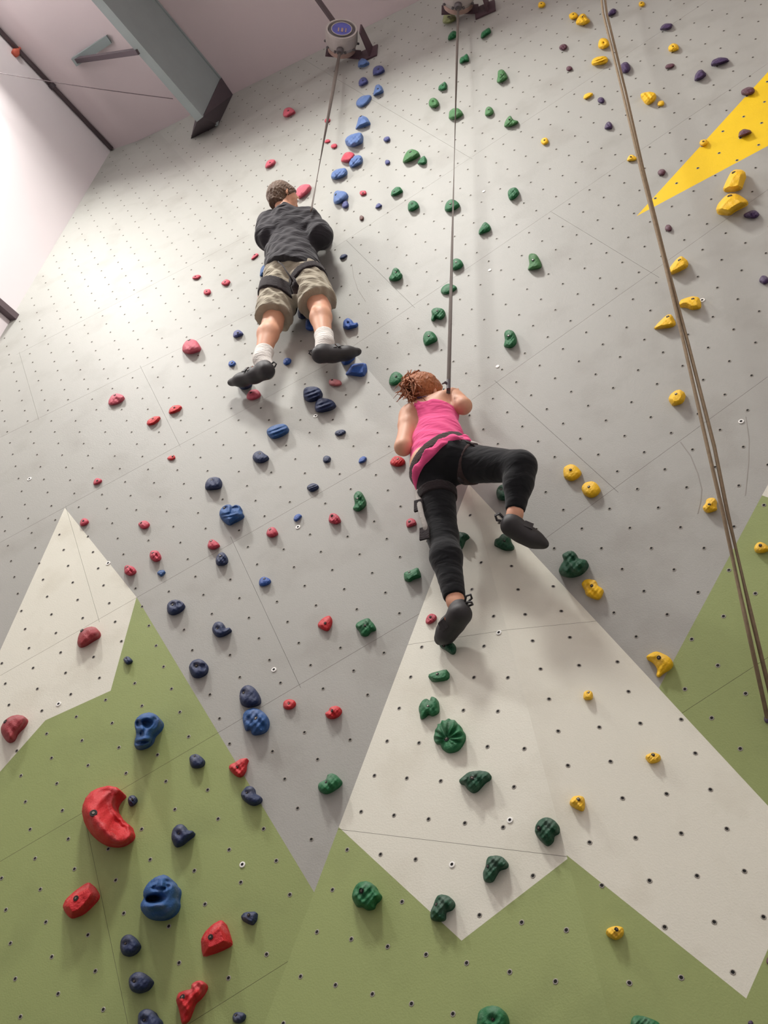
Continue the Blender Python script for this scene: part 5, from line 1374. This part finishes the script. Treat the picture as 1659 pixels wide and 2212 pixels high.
# ---------------------------------------------------------------- woman in the pink top
def build_woman():
    J = {k: P2.hit(*v) for k, v in dict(head=(921, 856, .215), neck=(909, 880, .24), chest=(932, 905, .225), waist=(943, 948, .235), pelvis=(950, 995, .25),
         shL=(888, 899, .25), shR=(976, 864, .19), elL=(871, 966, .31), elR=(1001, 877, .235), haL=(886, 934, .05), haR=(983, 858, .06),
         hipL=(936, 1012, .24), hipR=(985, 1000, .24), knL=(957, 1160, .21), anL=(984, 1300, .215), knR=(1124, 1008, .30), anR=(1112, 1112, .27),
         heL=(1000, 1330, .23), toL=(949, 1376, .15), heR=(1102, 1142, .27), toR=(1172, 1170, .20)).items()}
    n = P2.n; upv = np.array([0, 0, 1.0])
    side_v = nrm(J['shR'] - J['shL'])
    spine = nrm(J['chest'] - J['pelvis'])
    face = nrm(-n * .8 + side_v * .5 - upv * .1)
    hp, f, u, s = head_prims(J['head'], face, upv + n * .2 + side_v * .1, .063)
    LL = [cone(J['hipL'], J['knL'], .078, .05), cone(J['knL'], lerp(J['knL'], J['anL'], .35) + n * .012, .048, .05), cone(lerp(J['knL'], J['anL'], .35) + n * .012, J['anL'], .05, .031)]
    RL = [cone(J['hipR'], J['knR'], .078, .052), cone(J['knR'], lerp(J['knR'], J['anR'], .35), .05, .045), cone(lerp(J['knR'], J['anR'], .35), J['anR'], .045, .026)]
    torso = [cone(J['pelvis'], J['waist'], .105, .088, n, .8), cone(J['waist'], J['chest'], .092, .108, n, .72), cone(J['chest'], lerp(J['shL'], J['shR'], .5) - upv * .02, .108, .085, n, .73), cone(J['shL'], J['shR'], .045, .045)]
    butt = [cone(J['hipL'] + n * .03, J['hipL'] + n * .035 - upv * .01, .085, .085), cone(J['hipR'] + n * .03, J['hipR'] + n * .035 - upv * .01, .085, .085)]
    arms = []
    for a, b, c in (('shL', 'elL', 'haL'), ('shR', 'elR', 'haR')):
        arms += [cone(J[a], lerp(J[a], J[b], .3), .05, .046), cone(J[a], J[b], .047, .035), cone(J[b], lerp(J[b], J[c], .84), .034, .022)]
    hands = hand_prims(lerp(J['elL'], J['haL'], .84), J['haL'] - J['elL'], side_v, .92) + hand_prims(lerp(J['elR'], J['haR'], .84), J['haR'] - J['elR'], -side_v, .85, 1.4)
    neck = [cone(J['neck'] - upv * .02, J['head'] - u * .04, .045, .042)]
    feet = [cone(J['anL'], J['heL'], .029, .025), cone(J['heL'], lerp(J['heL'], J['toL'], .8), .024, .016), cone(J['anR'], J['heR'], .029, .025), cone(J['heR'], lerp(J['heR'], J['toR'], .8), .024, .016)]
    blade = [cone(lerp(J['shL'], J['chest'], .35) + n * .035, lerp(J['shL'], J['chest'], .6) + n * .035, .045, .04), cone(lerp(J['shR'], J['chest'], .3) + n * .035, lerp(J['shR'], J['chest'], .55) + n * .035, .045, .04)]
    body = sdf_object('person', hp[:5] + torso + butt + blade + neck + arms + LL + RL + feet + hands + hp[5:], .007, M['skin'], k=.022)
    tag(body, 'person in pink racerback top and black leggings, one knee swung out, climbing lower', 'person')
    for q in (-1, 1):
        bm = bmesh.new(); bmesh.ops.create_uvsphere(bm, u_segments=12, v_segments=8, radius=.011, matrix=Matrix.Translation(Vector(J['head'] + s * q * .03 + f * .083 + u * .008)))
        bm_obj('eye', bm, M['eye'], body, True)
    # hair: gathered cap and messy tail
    c = J['head']
    hm = lambda X: .003 * np.sin(X[..., 0] * 300 + X[..., 2] * 120) * np.sin(X[..., 1] * 280)
    bun = P2.hit(886, 836, .27)
    hair = sdf_object('hair', [cone(c + u * .03 - f * .02, c + u * .025 + f * .01, .08, .074), cone(c - f * .05 + u * .0, lerp(c, bun, .75), .055, .035), cone(lerp(c, bun, .8), bun, .03, .042)], .006, M['hairr'], body, k=.03, mod=hm,
                      clips=[(c + f * .05 + u * .045, nrm(f * .8 - u * .4))])
    rnd = random.Random(5); bm = bmesh.new()
    for q in range(230):
        d = nrm([rnd.gauss(0, 1), rnd.gauss(0, 1), rnd.gauss(0, 1)])
        t1_ = P2.hit(rnd.gauss(884, 13), rnd.gauss(842, 17), rnd.uniform(.25, .37))
        if q < 45: t1_ = P2.hit(rnd.uniform(876, 912), rnd.uniform(799, 818), rnd.uniform(.24, .3))
        p0 = bun + d * .03; mid = lerp(p0, t1_, .5) + d * .03 + np.array([0, 0, .012]); p2 = t1_
        cur = [lerp(lerp(p0, mid, t_), lerp(mid, p2, t_), t_) for t_ in np.linspace(0, 1, 6)]
        sweep(bm, cur, [.0055, .0055, .005, .004, .003, .001], 5, .5)
    bm_obj('ponytail', bm, M['hairr'], hair, True)
    # leggings
    cl = lerp(J['anL'], J['knL'], .05)
    lm = lambda X: .0005 * np.sin(X[..., 2] * 190 + 2 * np.sin(X[..., 0] * 40))
    LP = [dict(p, clips=[]) for p in LL]; RP = [dict(p, clips=[]) for p in RL]
    LP[-1]['clips'] = [(cl, nrm(J['anL'] - J['knL']))]; RP[-1]['clips'] = [(lerp(J['anR'], J['knR'], .08), nrm(J['anR'] - J['knR']))]
    leg = sdf_object('leggings', LP + RP + butt + [cone(J['pelvis'] + spine * .06, J['pelvis'], .098, .105, n, .85)], .006, M['leggings'], body, k=.03, grow=.009, mod=lm, clips=[(lerp(J['waist'], J['pelvis'], 1.2), nrm(spine + side_v * -.45))])
    # tiny pale mark on the waistband
    bm = bmesh.new()
    for q, w_ in ((0, .006), (1, .006), (2, .01)):
        p = P2.hit(983 + q * 5, 956.5 - q * 1.2, .345)
        box_along(bm, p - P2.e2 * .006, p + P2.e2 * .006, w_ * .7, .004, n)
    # racerback top
    sub = [cone(J['shL'] + n * .02 + upv * .02, lerp(J['shL'], J['waist'], .45) - side_v * .06 + n * .04, .07, .06, sub=True), cone(J['shR'] + n * .06 + side_v * .05 - upv * .03, lerp(J['shR'], J['neck'], .55) + n * .07 - upv * .02, .115, .06, sub=True), cone(J['shR'] + upv * .03, J['shR'] + side_v * .05, .08, .08, sub=True)]
    tm = lambda X: .003 * np.sin(X @ (nrm([.7, .2, 1.0]) * 85) + 2.5 * np.sin(X[..., 2] * 17))
    waist_n = nrm(spine + side_v * -.45)
    top = sdf_object('tank_top', torso[:3] + blade + [cone(J['neck'] + n * .01 - upv * .02, J['chest'], .05, .09, n, .8), cone(J['waist'], J['pelvis'], .098, .112, n, .86)] + sub, .006, M['pink'], body, k=.03, grow=.011, mod=tm,
                     clips=[(J['neck'] + upv * .015, nrm(upv + n * .3)), (lerp(J['waist'], J['pelvis'], 1.22), -waist_n)])
    def flap_mod(X): return .006 * np.sin((X @ side_v) * 95) + .003 * np.sin(X[..., 2] * 120)
    pz = lerp(J['waist'], J['pelvis'], .95)
    sdf_object('hem_flap', [cone(J['pelvis'] + spine * .1, J['pelvis'] - spine * .02, .1, .118, n, .9)] + [dict(p, ra=p['ra'] * .9, rb=p['rb'] * .9) for p in butt], .0055, M['pink'], top, k=.03, grow=.024, mod=flap_mod,
               clips=[(lerp(J['waist'], J['pelvis'], 1.24), waist_n), (lerp(J['waist'], J['pelvis'], 1.5) - side_v * .0, nrm(-waist_n - side_v * .1))])
    bm2 = bmesh.new(); q = [lerp(J['shR'], J['neck'], t_) + n * .052 + upv * (.012 - .05 * t_ * (1 - t_)) for t_ in np.linspace(.62, .98, 6)]
    sweep(bm2, q, .006, 6, .4); o = bm_obj('bra_strap', bm2, M['bra'], body, True)
    # harness
    ha = bpy.data.objects.new('harness', None); link(ha); adopt(ha, body)
    ring_strap('waist_belt', [cone(J['waist'], J['pelvis'], .094, .108, n, .84), cone(J['pelvis'], J['pelvis'] - spine * .03, .108, .112, n, .86)], .028, lerp(J['waist'], J['pelvis'], 1.06), waist_n, .05, M['harnessb'], ha)
    ring_strap('leg_loop', [LL[0]] + butt[:1], .016, lerp(J['hipL'], J['knL'], .42), nrm(J['knL'] - J['hipL']), .045, M['harness'], ha)
    ring_strap('leg_loop', [RL[0]], .016, lerp(J['hipR'], J['knR'], .24), nrm(J['knR'] - J['hipR']), .05, M['harnessb'], ha)
    bm2 = bmesh.new(); q = [P2.hit(x, y, o_) for x, y, o_ in ((1005, 952, .33), (1015, 957, .335), (1024, 964, .33), (1029, 972, .31))]
    sweep(bm2, q, .005, 6, .6); bm_obj('gear_loop', bm2, M['harness'], ha, True)
    bm2 = bmesh.new(); q = [P2.hit(x, y, o_) for x, y, o_ in ((1014, 958, .3), (1026, 962, .3), (1038, 968, .29), (1044, 978, .26))]
    sweep(bm2, q, .016, 8, .3, hint=n); bm_obj('pale_strap', bm2, M['greystrap'], ha, True)
    bm2 = bmesh.new(); q = [P2.hit(x, y, o_) for x, y, o_ in ((902, 1058, .27), (906, 1090, .285), (911, 1115, .285), (918, 1135, .28), (920, 1150, .275))]
    sweep(bm2, q, .011, 8, .25, hint=n); bm_obj('dangling_strap', bm2, M['greystrap'], ha, True)
    bm2 = bmesh.new(); p = P2.hit(917, 1152, .275); box_along(bm2, p + P2.e2 * .03, p - P2.e2 * .03, .04, .008, n); bm_obj('strap_end', bm2, M['harness'], ha)
    bm2 = bmesh.new(); p = P2.hit(904, 1092, .28); box_along(bm2, p + P2.e2 * .028, p - P2.e2 * .028, .036, .01, n); bm_obj('buckle', bm2, M['harness'], ha)
    bm2 = bmesh.new(); q = [P2.hit(x, y, o_) for x, y, o_ in ((990, 1032, .27), (996, 1038, .275), (1000, 1044, .275))]
    sweep(bm2, q, .005, 6); bm_obj('tie_cord', bm2, M['harness'], ha, True)
    bm_obj('logo_print', bm, M['print'], leg)
    # shoes
    shoe(body, J['heL'], J['toL'], J['anL'], nrm(-side_v * .85 + upv * .35 + n * .85), w=.049)
    shoe(body, J['heR'], J['toR'], J['anR'], upv + n * 1.1, w=.046)
    return body
build_woman()
